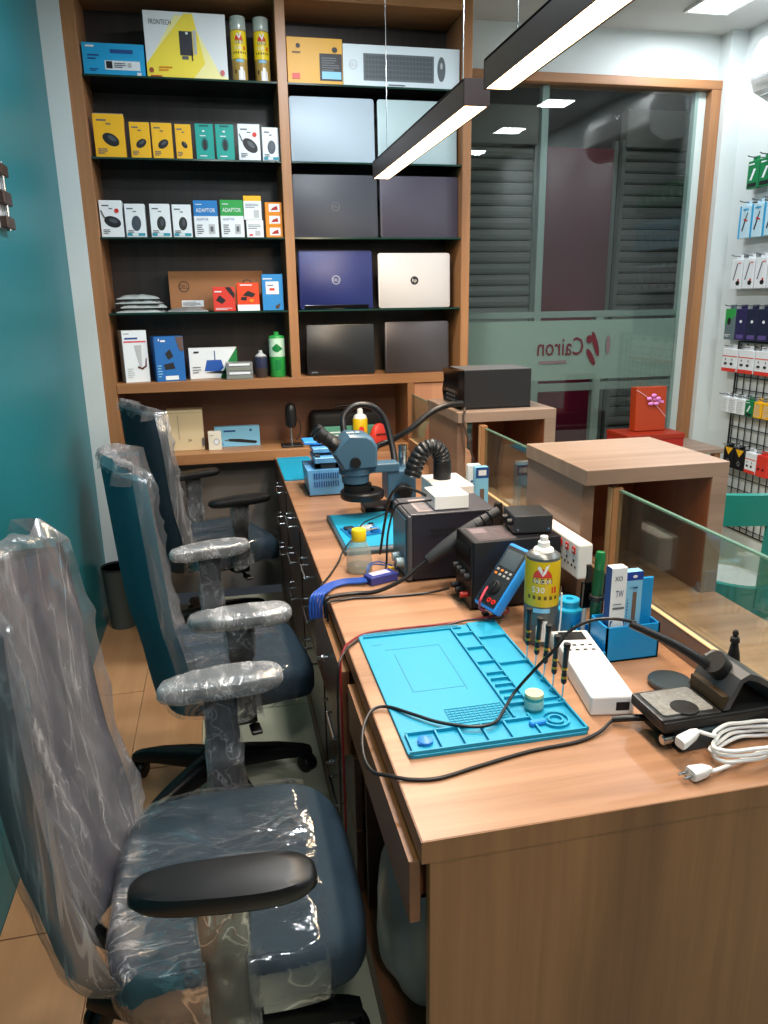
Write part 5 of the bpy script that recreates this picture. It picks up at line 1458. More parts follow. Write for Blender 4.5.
cable([(0.612, 1.610, 0.790), (0.640, 1.575, 0.775), (0.600, 1.552, 0.775), (0.53, 1.580, 0.757), (0.465, 1.582, 0.7535), (0.367, 1.582, 0.7535), (0.29, 1.576, 0.7535), (0.245, 1.54, 0.755), (0.222, 1.505, 0.752), (0.208, 1.47, 0.72), (0.205, 1.45, 0.55), (0.203, 1.44, 0.30), (0.19, 1.42, 0.02)], 0.0026, P('cable_red', '#84161f', 0.4), 'red test lead from the multimeter hanging over the counter edge', 'test_lead')
cable([(0.604, 1.590, 0.780), (0.618, 1.553, 0.770), (0.580, 1.545, 0.771), (0.53, 1.571, 0.7610), (0.465, 1.570, 0.7535), (0.367, 1.570, 0.7535), (0.29, 1.566, 0.7535), (0.245, 1.522, 0.755), (0.219, 1.488, 0.752), (0.200, 1.455, 0.72), (0.194, 1.437, 0.55), (0.190, 1.42, 0.30), (0.17, 1.39, 0.02)], 0.0024, BLACK, 'black test lead from the multimeter hanging over the counter edge', 'test_lead')
bm = B(); tube(bm, [(0.575, 1.568, 0.782), (0.556, 1.545, 0.80), (0.550, 1.53, 0.825), (0.566, 1.545, 0.842), (0.584, 1.575, 0.84)], 0.0028, 7)
tag(mk('test_lead_loop', bm, P('cable_pink', '#c0384a', 0.4), None, smooth=True), 'short pinkish lead looped round the multimeter front', 'cable')
# ---- items behind, left and right of the power strip
def d_tw(p):
    p.rect(0.0, 0.80, 1, 1.0, INKB).rect(0.1, 0.05, 0.9, 0.78, LBLUE).rect(0.32, 0.08, 0.66, 0.6, P('window_brown', '#6e5a50', 0.4)).rect(0.2, 0.85, 0.8, 0.95, WHITEP)
pack('tweezer_box', 'light blue tweezers box standing by the far riser', 'box', 0.838, 0.885, 2.40, 0.03, TOP, 0.192, LBLUE, d_tw)
def d_tw2(p):
    p.rect(0.1, 0.1, 0.9, 0.9, WHITEP).lines(0.2, 0.2, 0.8, 0.8, 5, INKB, 0.3)
pack('tweezer_box', 'white narrow box half behind the light blue tweezers box', 'box', 0.822, 0.868, 2.435, 0.025, TOP, 0.195, WHITEP, d_tw2)
t = thing('black_marker', 'short black bottle standing before the glass behind the grey control box', 'bottle', (0.885, 2.30, TOP))
bm = B(); lathe(bm, [(0.020, 0), (0.021, 0.003), (0.020, 0.04), (0.016, 0.055)], 18); mk('barrel', bm, BLACK, t, smooth=True)
bm = B(); lathe(bm, [(0.016, 0.054), (0.0165, 0.056), (0.014, 0.088), (0.001, 0.089)], 18); mk('cap', bm, BLACKM, t, smooth=True)
t = thing('desk_papers', 'loose white papers lying on the counter by the far riser', 'paper', (0.82, 2.55, TOP), 0.3)
mk('sheet', box(B(), -0.08, 0.08, -0.10, 0.10, 0, 0.0006), WHITEP, t)
mk('sheet', box(B(), -0.06, 0.09, -0.12, 0.06, 0.0007, 0.0013), WHITE, t)
t = thing('red_pliers', 'red-handled pliers lying behind the fume hose', 'pliers', (0.835, 2.46, TOP + 0.0015), 0.5)
for s in (-1, 1):
    bm = B(); tube(bm, [(0, 0, 0.008), (s * 0.012, -0.03, 0.008), (s * 0.022, -0.07, 0.008), (s * 0.015, -0.12, 0.008)], 0.007, 8); mk('grip', bm, RED, t, smooth=True)
    bm = B(); prism(bm, [(0, 0.0, 0.003), (s * 0.010, 0.0, 0.003), (s * 0.004, 0.045, 0.003), (0, 0.045, 0.003)], (0, 0, 0.010)); mk('jaw', bm, CHROME, t)
t = thing('yellow_spray_can', 'yellow spray can far back in the nook behind the microscope', 'spray can', (0.690, 3.82, ZN))
bm = B(); lathe(bm, [(0.037, 0), (0.039, 0.004), (0.039, 0.125), (0.034, 0.132)], 24); mk('can_body', bm, P('can_yellow', '#d3b315', 0.3, var=0.04), t, smooth=True)
bm = B(); lathe(bm, [(0.036, 0.13), (0.030, 0.145), (0.016, 0.152), (0.015, 0.175), (0.010, 0.178), (0.010, 0.195), (0.001, 0.196)], 18); mk('nozzle', bm, WHITE, t, smooth=True)
p = Print((-0.018, -0.0392, 0.02), (1, 0, 0), (0, 0, 1), 0.036, 0.09); p.ell(0.5, 0.6, 0.4, 0.2, REDC).rect(0.2, 0.15, 0.8, 0.3, WHITE); p.done('printed_label', t)
t = thing('black_case', 'black bag-like case at the back of the nook behind the microscope', 'case', (0.64, 3.95, ZN))
bm = B(); box(bm, -0.20, 0.20, -0.07, 0.07, 0, 0.16, 0.03, 3); mk('shell', bm, BLACKM, t, smooth=40)
bm = B(); tube(bm, [(-0.06, -0.02, 0.158), (-0.05, -0.02, 0.18), (0.05, -0.02, 0.18), (0.06, -0.02, 0.158)], 0.006, 8); mk('handle', bm, BLACK, t, smooth=True)
pack('green_carton', 'flat dull green box in the nook behind the microscope', 'box', 0.49, 0.86, 3.856, 0.015, ZN, 0.085, P('muted_green', '#4f8f78', 0.5), lambda p: p.lines(0.05, 0.2, 0.3, 0.8, 3, WHITEP, 0.4))
t = thing('red_pouch', 'red pouch lying in the nook right of the yellow can', 'pouch', (0.785, 3.80, ZN), 0.4)
bm = B(); loft(bm, [[(p.x, p.y * 0.8, 0.0) for p in sellipse(0.05, 0.03, 3, 18)], [(p.x, p.y, 0.04) for p in sellipse(0.052, 0.03, 3, 18)], [(p.x * 0.7, p.y * 0.6, 0.085) for p in sellipse(0.05, 0.03, 3, 18)], [(p.x * 0.3, p.y * 0.3, 0.10) for p in sellipse(0.05, 0.03, 3, 18)]]); mk('fabric', bm, REDC, t, smooth=50)
mk('zip', box(B(), -0.035, 0.035, -0.033, -0.028, 0.045, 0.050), INK, t)

# ---- power strip standing on edge against the glass channel
t = thing('power_strip', 'long white power strip with red switches fixed along the near riser', 'power strip', (0.832, 1.735, TOP + 0.052), 0, rot=(0, 0, 0))
mk('body', box(B(), -0.022, 0.0165, -0.172, 0.172, 0.038, 0.128, 0.005, 2), WHITE, t)
mk('wall_clip', box(B(), -0.010, 0.0185, 0.02, 0.06, 0.030, 0.040, 0.002), BLACKM, t)
for i in range(5):
    yy = -0.148 + 0.037 * i
    s = mk('switch', box(B(), -0.0245, -0.0215, yy - 0.008, yy + 0.008, 0.098, 0.116, 0.001), RED, t)
    mk('indicator', box(B(), -0.0252, -0.0244, yy - 0.003, yy + 0.003, 0.104, 0.110), WHITE, s)
    bm = B()
    for a, b in ((0, 0.080), (-0.009, 0.066), (0.009, 0.066)):
        cyl(bm, (-0.0225, yy + a, b), (-0.0218, yy + a, b), 0.004, n=10)
    mk('socket', bm, INK, t)
bm = B(); box(bm, -0.05, -0.022, 0.06, 0.09, 0.045, 0.08, 0.004, 2); mk('plug', bm, BLACK, t)
# ---- round blue pot
t = thing('blue_pot', 'round bright blue plastic pot with a smaller stepped top', 'pot', (0.757, 1.492, TOP))
bm = B(); lathe(bm, [(0.034, 0), (0.036, 0.003), (0.036, 0.040), (0.037, 0.044), (0.037, 0.052)], 28); mk('pot_body', bm, BLUEP, t, smooth=True)
bm = B(); lathe(bm, [(0.0375, 0.051), (0.038, 0.053), (0.036, 0.058), (0.025, 0.060), (0.025, 0.074), (0.023, 0.076), (0.009, 0.076), (0.008, 0.070), (0.001, 0.070)], 28); mk('pot_lid', bm, P('pot_cyan', '#17a0cc', 0.4), t, smooth=True)
# ---- blue tray organiser
t = thing('tool_organiser', 'bright blue plastic tool organiser with a deep front box', 'organiser', (0.755, 1.31, TOP))
bm = B()
box(bm, 0, 0.124, 0.0, 0.004, 0.0, 0.080); box(bm, 0, 0.004, 0.0, 0.075, 0.0, 0.080); box(bm, 0.120, 0.124, 0, 0.075, 0, 0.080); box(bm, 0, 0.124, 0.071, 0.075, 0, 0.080); box(bm, 0, 0.124, 0, 0.075, 0, 0.004)
mk('bin', bm, BLUEP, t)
mk('tall_plate', box(B(), 0.0885, 0.1195, 0.030, 0.036, 0.0042, 0.175, 0.002), BLUEP, t)
bm = B(); box(bm, -0.010, 0.124, 0.075, 0.142, 0.0, 0.006); box(bm, -0.010, -0.006, 0.0, 0.142, 0.0, 0.026); box(bm, -0.010, 0.004, 0.0, 0.004, 0, 0.026); box(bm, -0.010, 0.06, 0.138, 0.142, 0, 0.026)
mk('low_tray', bm, BLUEP, t)
# boxes and tubes in it
def d_pen2(p):
    p.rect(0.06, 0.02, 1, 0.42, INKB).text('XO', 0.45, 0.86, 0.05, INK, maxw=0.5).text('TW', 0.55, 0.68, 0.075, P('ink_indigo', '#2c2f6a', 0.5), maxw=0.5).rect(0.15, 0.55, 0.9, 0.57, INKG).rect(0.15, 0.60, 0.7, 0.61, INKG)
    p.ell(0.5, 0.36, 0.42, 0.09, WHITEP).ell(0.5, 0.20, 0.16, 0.035, LGREY)
pack('tweezer_pack', 'white and navy tool box with lettering, standing in the blue organiser', 'box', 0.764, 0.800, 1.322, 0.024, TOP + 0.0045, 0.205, WHITEP, d_pen2, side=lambda p: p.rect(0, 0, 1, 1, INKB))
def d_lb(p):
    p.rect(0, 0.90, 1, 1, P('navy_tab', '#1d3f9a', 0.45)).ell(0.5, 0.945, 0.14, 0.018, WHITEP).rect(0.42, 0.04, 0.66, 0.76, P('window_brown', '#6e5a50', 0.4)).text('XO', 0.3, 0.80, 0.03, INKB, maxw=0.2).lines(0.40, 0.805, 0.85, 0.83, 1, INKB, 0.8)
    p.lines(0.10, 0.15, 0.16, 0.7, 14, INKB, 0.6)
pack('tweezer_pack', 'light blue tool pack with a narrow window, standing in the blue organiser', 'box', 0.803, 0.842, 1.330, 0.022, TOP + 0.0045, 0.190, LBLUE, d_lb, side=lambda p: p.rect(0, 0, 1, 1, P('navy_tab', '#1d3f9a', 0.45)))
t = thing('green_tube', 'dark green capped tube leaning in the blue organiser beside the packs', 'tube', (0.772, 1.400, TOP + 0.0065), 0, rot=(0.0, 0.03, 0))
bm = B(); lathe(bm, [(0.010, 0), (0.012, 0.004), (0.012, 0.165), (0.009, 0.178)], 18); mk('barrel', bm, P('bottle_green', '#0c4a2a', 0.3), t, smooth=True)
bm = B(); lathe(bm, [(0.0095, 0.172), (0.011, 0.174), (0.011, 0.205), (0.009, 0.213), (0.001, 0.214)], 18); mk('cap', bm, P('cap_green', '#0f7038', 0.35), t, smooth=True)
bm = B(); lathe(bm, [(0.0145, 0.100), (0.0165, 0.102), (0.0165, 0.112), (0.0145, 0.114)], 18); mk('clip_ring', bm, BLACK, t, smooth=True)
t = thing('hand_tools', 'black handled clip tool leaning left of the green tube', 'clip tool', (0.762, 1.432, TOP + 0.0065), 0, rot=(0.0, 0.04, 0))
bm = B(); box(bm, -0.013, 0.013, -0.006, 0.006, 0.07, 0.135, 0.004, 2); mk('clip_body', bm, BLACKG, t)
bm = B(); tube(bm, [(0, 0, 0.13), (0.002, 0, 0.15), (0, 0, 0.172)], 0.006, 8); mk('clip_head', bm, BLACK, t, smooth=True)
bm = B(); cyl(bm, (0, 0, 0), (0, 0, 0.075), 0.005); mk('shaft', bm, LGREY, t, smooth=True)
t = thing('black_pen', 'black pen standing behind the clip tool in the organiser', 'pen', (0.802, 1.434, TOP + 0.0065), 0, rot=(-0.04, 0.04, 0))
bm = B(); lathe(bm, [(0.004, 0), (0.008, 0.02), (0.008, 0.13), (0.006, 0.134)], 14); mk('barrel', bm, BLACK, t, smooth=True)
bm = B(); lathe(bm, [(0.0085, 0.10), (0.009, 0.102), (0.009, 0.145), (0.001, 0.147)], 14); mk('cap', bm, BLACKM, t, smooth=True)
t = thing('steel_tweezers', 'steel tweezers leaning low from the power strip towards the organiser', 'tweezers', (0.80, 1.63, TOP), 0, rot=(0, 0, 0))
bm = B(); tube(bm, [(0.03, 0.06, 0.055), (0.0, 0.0, 0.040), (-0.02, -0.09, 0.032)], 0.003, 6)
mk('arm', bm, CHROME, t, smooth=True)
bm = B(); tube(bm, [(0.03, 0.06, 0.055), (0.008, 0.0, 0.042), (-0.018, -0.09, 0.034)], 0.003, 6)
mk('arm', bm, CHROME, t, smooth=True)
t.location = (0.80, 1.62, TOP - 0.028)
# ---- long white multi-port charger
t = thing('usb_charger', 'long white multi-port USB charger lying on the counter', 'charger', (0.690, 1.260, TOP), -0.165)
mk('case', box(B(), -0.041, 0.041, -0.145, 0.145, 0.0, 0.040, 0.004, 2), WHITE, t)
mk('inlet', box(B(), 0.006, 0.032, -0.1458, -0.144, 0.010, 0.028, 0.001), INK, t)
mk('display', box(B(), -0.028, 0.026, 0.095, 0.135, 0.0395, 0.0406), INK, t)
for r in range(2):
    for c in range(4):
        mk('usb_port', box(B(), -0.030 + 0.017 * c, -0.022 + 0.017 * c, 0.045 + 0.022 * r, 0.052 + 0.022 * r, 0.0395, 0.0405), INK, t)
# ---- soldering station
t = thing('soldering_station', 'black soldering iron stand with sponge tray on a dark box', 'soldering stand', (0.802, 1.045, TOP + 0.0365), 0.02)
STB = P('stand_black', '#1d1c1c', 0.4)
bm = B(); box(bm, -0.115, 0.115, -0.055, 0.050, 0.0, 0.020, 0.004, 2); mk('base', bm, STB, t)
mk('sponge_rim', box(B(), -0.118, 0.0, -0.052, 0.045, 0.016, 0.0245, 0.003, 2), STB, t)
bm = B(); loft(bm, [rrect(-0.108, -0.010, -0.042, 0.036, 0.006, 0.0235), rrect(-0.108, -0.010, -0.042, 0.036, 0.006, 0.0268)]); mk('sponge', bm, P('sponge_grey', '#8d8c88', 0.95, var=0.5, scale=140, bump=0.6), t)
bm = B(); lathe(bm, [(0.024, 0.0), (0.024, 0.003), (0.001, 0.003)], 20, (-0.058, -0.026, 0.0245)); mk('sponge_hole', bm, BLACKM, t)
bm = B(); prism(bm, [(0.002, -0.050, 0.024), (0.030, -0.050, 0.080), (0.048, -0.050, 0.088), (0.065, -0.050, 0.082), (0.115, -0.050, 0.050), (0.115, -0.050, 0.024), (0.105, -0.050, 0.024), (0.105, -0.050, 0.046), (0.062, -0.050, 0.072), (0.046, -0.050, 0.077), (0.036, -0.050, 0.072), (0.014, -0.050, 0.024)], (0, 0.100, 0)); mk('holder_hood', bm, P('hood_grey', '#47474a', 0.4, metal=0.2), t)
bm = B(); cyl(bm, (0.040, 0.0, 0.064), (0.012, 0.0, 0.092), 0.020, 0.022, n=20); mk('holder_mouth', bm, STB, t, smooth=True)
mk('wool_window', box(B(), -0.001, 0.012, -0.048, 0.040, 0.026, 0.050), P('brass_wool', '#3a2a14', 0.6, var=0.9, scale=150), t)
bm = B(); cyl(bm, (0.095, -0.0502, 0.052), (0.095, -0.052, 0.052), 0.005, n=12); mk('hole_rim', bm, LGREY, t)
t2 = thing('soldering_iron', 'black soldering iron in its stand with a long looping cable', 'soldering iron', (0, 0, 0))
bm = B(); tube(bm, [(0.836, 1.045, 0.842), (0.812, 1.052, 0.866), (0.760, 1.085, 0.900), (0.69, 1.12, 0.932)], 0.0105, 12, 5, rf=lambda s: 1.0 - 0.35 * s); mk('grip', bm, BLACK, t2, smooth=True)
bm = B(); tube(bm, [(0.70, 1.117, 0.935), (0.663, 1.13, 0.941), (0.627, 1.15, 0.932), (0.593, 1.16, 0.911), (0.565, 1.16, 0.878), (0.538, 1.178, 0.834), (0.500, 1.186, 0.784), (0.470, 1.160, 0.768), (0.437, 1.122, 0.7665), (0.395, 1.118, 0.766), (0.341, 1.149, 0.764), (0.300, 1.190, 0.763), (0.262, 1.235, 0.758), (0.232, 1.232, 0.756), (0.205, 1.18, 0.752), (0.192, 1.11, 0.748), (0.196, 1.055, 0.750), (0.220, 1.028, 0.755), (0.255, 1.012, 0.7535), (0.300, 1.006, 0.7535), (0.373, 1.022, 0.7535), (0.475, 1.042, 0.7535), (0.56, 1.048, 0.7535), (0.612, 1.064, 0.756), (0.655, 1.088, 0.762), (0.685, 1.075, 0.768)], 0.0032, 8); mk('cable', bm, BLACK, t2, smooth=True)
bm = B(); tube(bm, [(0.650, 1.089, 0.7615), (0.685, 1.075, 0.768), (0.713, 1.066, 0.769)], 0.0065, 10, 3); mk('plug', bm, BLACK, t2, smooth=True)
t = thing('iron_controller', 'dark slate metal controller box under the soldering stand', 'controller', (0.802, 1.045, TOP), 0.06)
mk('case', box(B(), -0.085, 0.088, -0.060, 0.050, 0.0, 0.036, 0.003, 2), P('controller_slate', '#39454c', 0.35, metal=0.3), t)
mk('front_plate', box(B(), -0.088, -0.085, -0.059, 0.049, 0.001, 0.035, 0.0008), BLACK, t)
bm = B(); cyl(bm, (-0.088, -0.040, 0.018), (-0.110, -0.040, 0.018), 0.009, n=16); cyl(bm, (-0.110, -0.040, 0.018), (-0.112, -0.040, 0.018), 0.007, n=16); mk('knob', bm, CHROME, t, smooth=True)
t = thing('round_tin', 'flat round dark tin behind the sponge tray', 'tin', (0.835, 1.195, TOP))
bm = B(); lathe(bm, [(0.040, 0), (0.042, 0.002), (0.042, 0.010), (0.040, 0.012), (0.001, 0.0125)], 32); mk('tin_body', bm, P('tin_dark', '#2d3338', 0.3), t, smooth=True)
bm = B(); lathe(bm, [(0.042, 0.004), (0.0426, 0.005), (0.0426, 0.0105), (0.042, 0.011)], 32); mk('lid_rim', bm, P('tin_rim', '#40474c', 0.3), t, smooth=True)
t = thing('black_brush', 'black upright brush with a pointed handle behind the soldering stand', 'brush', (0.928, 1.10, 0.8190), 0, rot=(0, -0.03, 0))
t.location = (0.907, 1.108, TOP)
bm = B(); loft(bm, [[(p.x, p.y, z) for p in sellipse(a, b, 2.4, 14)] for z, a, b in ((0.0, 0.014, 0.009), (0.03, 0.015, 0.009), (0.06, 0.0155, 0.009), (0.10, 0.012, 0.007), (0.127, 0.006, 0.005))]); mk('handle', bm, BLACK, t, smooth=True)
bm = B(); lathe(bm, [(0.005, 0.124), (0.009, 0.128), (0.008, 0.136), (0.004, 0.139), (0.006, 0.144), (0.004, 0.150), (0.001, 0.152)], 10); mk('tip', bm, BLACKM, t)
# ---- white mains lead, coiled
t = thing('white_mains_lead', 'coiled white mains lead with two plugs at the counter edge', 'cable', (0.814, 0.954, TOP))
bm = B()
pts = []
for i in range(46):
    a = i * 0.47
    pts.append((0.015 + 0.078 * math.cos(a) * (1 + 0.06 * math.sin(i * 1.7)), -0.004 + (0.030 + 0.006 * math.sin(i * 0.9)) * math.sin(a), 0.0085 + 0.0007 * i + 0.002 * math.sin(i * 2.3)))
tube(bm, [(-0.092, -0.028, 0.011), (-0.07, -0.03, 0.008)] + pts + [(-0.055, 0.005, 0.045), (-0.075, 0.018, 0.050)], 0.0034, 8, 4)
mk('cord', bm, WHITE, t, smooth=True)
bm = B(); loft(bm, [[(-0.078 + s, 0.018 + 0.25 * s + p.x, 0.050 + p.y + 0.1 * s) for p in sellipse(a, b, 4, 14)] for s, a, b in ((0.0, 0.005, 0.005), (-0.012, 0.009, 0.008), (-0.040, 0.012, 0.009), (-0.046, 0.011, 0.008))]); mk('connector', bm, WHITE, t, smooth=30)
bm = B(); loft(bm, [[(-0.088 - s, -0.028 + p.x, 0.011 + p.y) for p in sellipse(a, b, 4, 14)] for s, a, b in ((0.0, 0.005, 0.005), (0.012, 0.010, 0.009), (0.035, 0.013, 0.010), (0.04, 0.012, 0.009))])
mk('mains_plug', bm, WHITE, t, smooth=30)
bm = B()
for dy in (-0.006, 0.006):
    cyl(bm, (-0.128, -0.028 + dy, 0.011), (-0.146, -0.028 + dy, 0.011), 0.0022, n=8)
mk('pins', bm, CHROME, t)
t.rotation_euler = (0, 0, 0.12)

# ================================================================== below and around
def bag(label, loc, rx, ry, h, seed):
    bm = B(); rings = []
    for j in range(13):
        v = j / 12
        s = math.sin(PI * (0.08 + 0.86 * v)) ** 0.55 * (1 - 0.25 * v * v)
        ring = []
        for i in range(40):
            a = 2 * PI * i / 40
            k = 1 + 0.10 * noise.noise(Vector((math.cos(a) * 2.2, math.sin(a) * 2.2, v * 3 + seed))) + 0.05 * noise.noise(Vector((a * 5, v * 2, seed)))
            ring.append((rx * s * k * math.cos(a), ry * s * k * math.sin(a), h * v))
        rings.append(ring)
    loft(bm, rings)
    t = thing('plastic_bag', label, 'plastic bag', loc, 0, 'plastic bags under the counter')
    mk('bag_skin', bm, P('bag_grey', '#8b8d90', 0.28, var=0.25, scale=9, bump=0.2), t, smooth=70)
    bm = B(); lathe(bm, [(0.02, 0), (0.012, 0.02), (0.03, 0.05)], 12, (0, 0, h - 0.01)); mk('tied_neck', bm, P('bag_grey', '#8b8d90', 0.28, var=0.25, scale=9, bump=0.2), t, smooth=60)
bag('bulging grey plastic bag under the open drawer', (0.358, 1.24, 0.0805), 0.136, 0.16, 0.41, 2.0)
bag('grey plastic bag behind the end panel, nearest the viewer', (0.40, 1.00, 0.0805), 0.085, 0.085, 0.24, 8.0)
# wire bin
t = thing('wire_bin', 'black round bin standing in the corner behind the chairs', 'bin', (-0.555, 3.55, 0))
bm = B(); lathe(bm, [(0.060, 0.0), (0.075, 0.30), (0.0735, 0.30), (0.0585, 0.004), (0.001, 0.004)], 28); mk('bin_wall', bm, glass('bin_mesh', '#2a2a2c', 1.3, 0.4, 0.0, 0.12), t, smooth=True)
bm = B(); lathe(bm, [(0.074, 0.298), (0.078, 0.300), (0.078, 0.306), (0.074, 0.306), (0.074, 0.298)], 28); mk('rim', bm, BLACK, t, smooth=True)
# wall bracket on the teal wall
t = thing('wall_bracket', 'small metal bracket fixed to the teal wall at the left edge', 'bracket', (XL, 2.66, 1.74))
mk('plate', box(B(), 0, 0.006, -0.06, 0.06, 0.0, 0.19, 0.001), LGREY, t)
for z0, z1 in ((0.155, 0.19), (0.07, 0.11), (0.0, 0.035)):
    bm = B(); box(bm, 0.005, 0.028, -0.02, 0.075, z0, z1, 0.003); mk('hinge_lug', bm, P('bracket_brown', '#4a3a34', 0.4, metal=0.5), t)
bm = B(); cyl(bm, (0.018, 0.03, -0.005), (0.018, 0.03, 0.195), 0.007); mk('pin', bm, CHROME, t, smooth=True)
# ---- split air conditioner on the right wall
t = thing('air_conditioner', 'white wall air conditioner still in clear film, top right', 'air conditioner', (XR, 3.16, 2.42))
bm = B(); prism(bm, [(0, -0.42, 0.02), (-0.12, -0.42, 0.0), (-0.21, -0.42, 0.04), (-0.235, -0.42, 0.10), (-0.235, -0.42, 0.20), (-0.20, -0.42, 0.265), (-0.10, -0.42, 0.28), (0, -0.42, 0.28)], (0, 0.84, 0)); mk('housing', bm, WHITE, t)
mk('louvre', box(B(), -0.215, -0.13, -0.36, 0.36, 0.006, 0.014, 0.002), P('louvre_grey', '#9aa0a2', 0.4), t)
mk('louvre', box(B(), -0.238, -0.2355, -0.40, 0.40, 0.085, 0.089), P('louvre_grey', '#9aa0a2', 0.4), t)
bm = B(); rings = []
for j in range(25):
    yy = -0.45 + 0.90 * j / 24
    ring = []
    for i, (x, z) in enumerate([(0, -0.005), (-0.13, -0.03), (-0.225, 0.02), (-0.255, 0.10), (-0.255, 0.20), (-0.22, 0.285), (-0.10, 0.30), (0, 0.30)]):
        n1 = noise.noise(Vector((yy * 12, i * 2.1, 3)))
        ring.append((min(x + 0.012 * n1, 0), yy, z + 0.014 * noise.noise(Vector((yy * 9, i * 1.7, 9)))))
    rings.append(ring)
loft(bm, rings, False, False); mk('wrap_film', bm, film('film_ac', 0.02, 0.35, (6, 9, 9), '#e8ecee', 0.08, 0.6), t, smooth=70)
# ---- wire grid and hanging packets on the right wall
t = thing('wire_grid', 'black wire display grid on the right wall', 'display grid', (XR - 0.012, 3.82, 0.20))
bm = B()
for i in range(13):
    cyl(bm, (0, -0.10 - 0.055 * i, 0), (0, -0.10 - 0.055 * i, 1.05), 0.003, n=6)
for i in range(15):
    cyl(bm, (-0.005, -0.08, 0.03 + 0.07 * i), (-0.005, -0.79, 0.03 + 0.07 * i), 0.003, n=6)
o = mk('wire_mesh', bm, BLACK, t); o['kind'] = 'stuff'
bm = B()
for a in (((0, -0.08, 0), (0, -0.08, 1.06)), ((0, -0.79, 0), (0, -0.79, 1.06)), ((0, -0.08, 1.06), (0, -0.79, 1.06)), ((0, -0.08, 0), (0, -0.79, 0))):
    cyl(bm, a[0], a[1], 0.005, n=8)
mk('frame', bm, BLACK, t)
def packet(label, y, z, wd, h, mat, draw, grp, d=0.03, hook_col=None, xo=0.05):
    """hang-sell packet on a hook; it faces into the room"""
    t = thing('hanging_packet', label, 'packet', (XR - xo, y, z), 0, grp)
    mk('packet_body', box(B(), -d / 2, d / 2, -wd / 2, wd / 2, 0, h, 0.002), mat, t)
    p = Print((-d / 2, wd / 2, 0), (0, -1, 0), (0, 0, 1), wd, h); draw(p); p.done('printed_front', t)
    bm = B(); tube(bm, [(xo, 0, h + 0.016), (-0.03, 0, h + 0.016), (-0.055, 0, h + 0.022)], 0.003, 6, 3); mk('hook', bm, hook_col or INKG, t)
    mk('hang_tab', box(B(), -0.0008, 0.0008, -wd * 0.3, wd * 0.3, h - 0.001, h + 0.022), mat, t)
    return t
def dg(p): p.rect(0.1, 0.05, 0.9, 0.2, INK).poly([(0.25, 0.3), (0.45, 0.3), (0.75, 0.7), (0.55, 0.7)], WHITEP).rect(0.1, 0.85, 0.6, 0.9, WHITEP)
def db(p): p.rect(0.0, 0.0, 0.15, 1.0, CYAN).poly([(0.3, 0.25), (0.4, 0.2), (0.75, 0.75), (0.7, 0.8)], INK).poly([(0.45, 0.55), (0.8, 0.5), (0.8, 0.54), (0.45, 0.6)], RED).rect(0.3, 0.86, 0.8, 0.9, CYAN)
def dw(p): p.poly([(0.2, 0.3), (0.3, 0.3), (0.6, 0.85), (0.5, 0.85)], INKG).ell(0.7, 0.2, 0.18, 0.08, INK).ell(0.75, 0.3, 0.08, 0.04, RED).rect(0.6, 0.85, 0.9, 0.88, RED)
def dk(p): p.poly([(0, 0.45), (1, 0.8), (1, 1), (0, 1)], GREENC).ell(0.4, 0.6, 0.18, 0.12, INK).lines(0.1, 0.1, 0.7, 0.2, 2, WHITEP, 0.4)
def dp(p): p.ell(0.5, 0.6, 0.12, 0.05, WHITEP).rect(0.15, 0.05, 0.85, 0.18, P('violet', '#5a4a8a', 0.4))
def dr(p): p.rect(0, 0, 1, 0.16, REDC).rect(0, 0.66, 1, 0.70, REDC).rect(0.15, 0.3, 0.35, 0.4, INK).ell(0.65, 0.35, 0.1, 0.06, INK).rect(0.2, 0.5, 0.28, 0.58, INKG).rect(0.65, 0.5, 0.72, 0.58, INKG)
def dc(p): p.lines(0.1, 0.1, 0.9, 0.9, 7, LGREY, 0.4)
def dy(p): p.poly([(0.1, 0.98), (0.9, 0.98), (0.5, 0.62)], YEL).text('lc', 0.5, 0.84, 0.07, INK, maxw=0.3).ring(0.5, 0.30, 0.012, 0.002, LGREY)
DKGN = P('packet_green', '#157a48', 0.4); SKY = P('packet_sky', '#b8d8e6', 0.4); PURP = P('packet_purple', '#2a2452', 0.4); NAVYP = P('packet_navy', '#1d2340', 0.4); SLATE = P('packet_slate', '#5d7075', 0.45); BLKP = P('packet_black', '#17171a', 0.4)
order = ['nearest the window', 'second from the window', 'third from the window', 'fourth from the window', 'fifth from the window', 'sixth from the window']
rows = [('green packet in the top row', 3.71, 2.045, 0.085, 0.135, [DKGN] * 6, [dg] * 6, 0.092, 6),
        ('pale blue cable packet in the second row', 3.735, 1.80, 0.088, 0.165, [SKY] * 6, [db] * 6, 0.095, 6),
        ('white earphone packet in the third row', 3.755, 1.54, 0.088, 0.155, [WHITEP] * 6, [dw] * 6, 0.096, 6),
        ('dark packet in the fourth row', 3.765, 1.27, 0.085, 0.165, [SLATE, PURP, NAVYP, NAVYP, PURP, NAVYP], [dk, dp, dp, dp, dp, dp], 0.09, 6),
        ('white and red packet in the fifth row', 3.735, 1.095, 0.125, 0.125, [WHITEP] * 4, [dr] * 4, 0.135, 4),
        ('white boxed packet in the sixth row', 3.735, 0.87, 0.06, 0.085, [WHITEP, WHITEP, WHITEP, DKGN, YEL, YEL], [dc, dc, dc, dg, dc, dc], 0.068, 6),
        ('black pouch in the lowest row', 3.655, 0.565, 0.085, 0.115, [BLKP, BLKP, WHITEP, REDC], [dy, dy, dr, dr], 0.092, 4)]
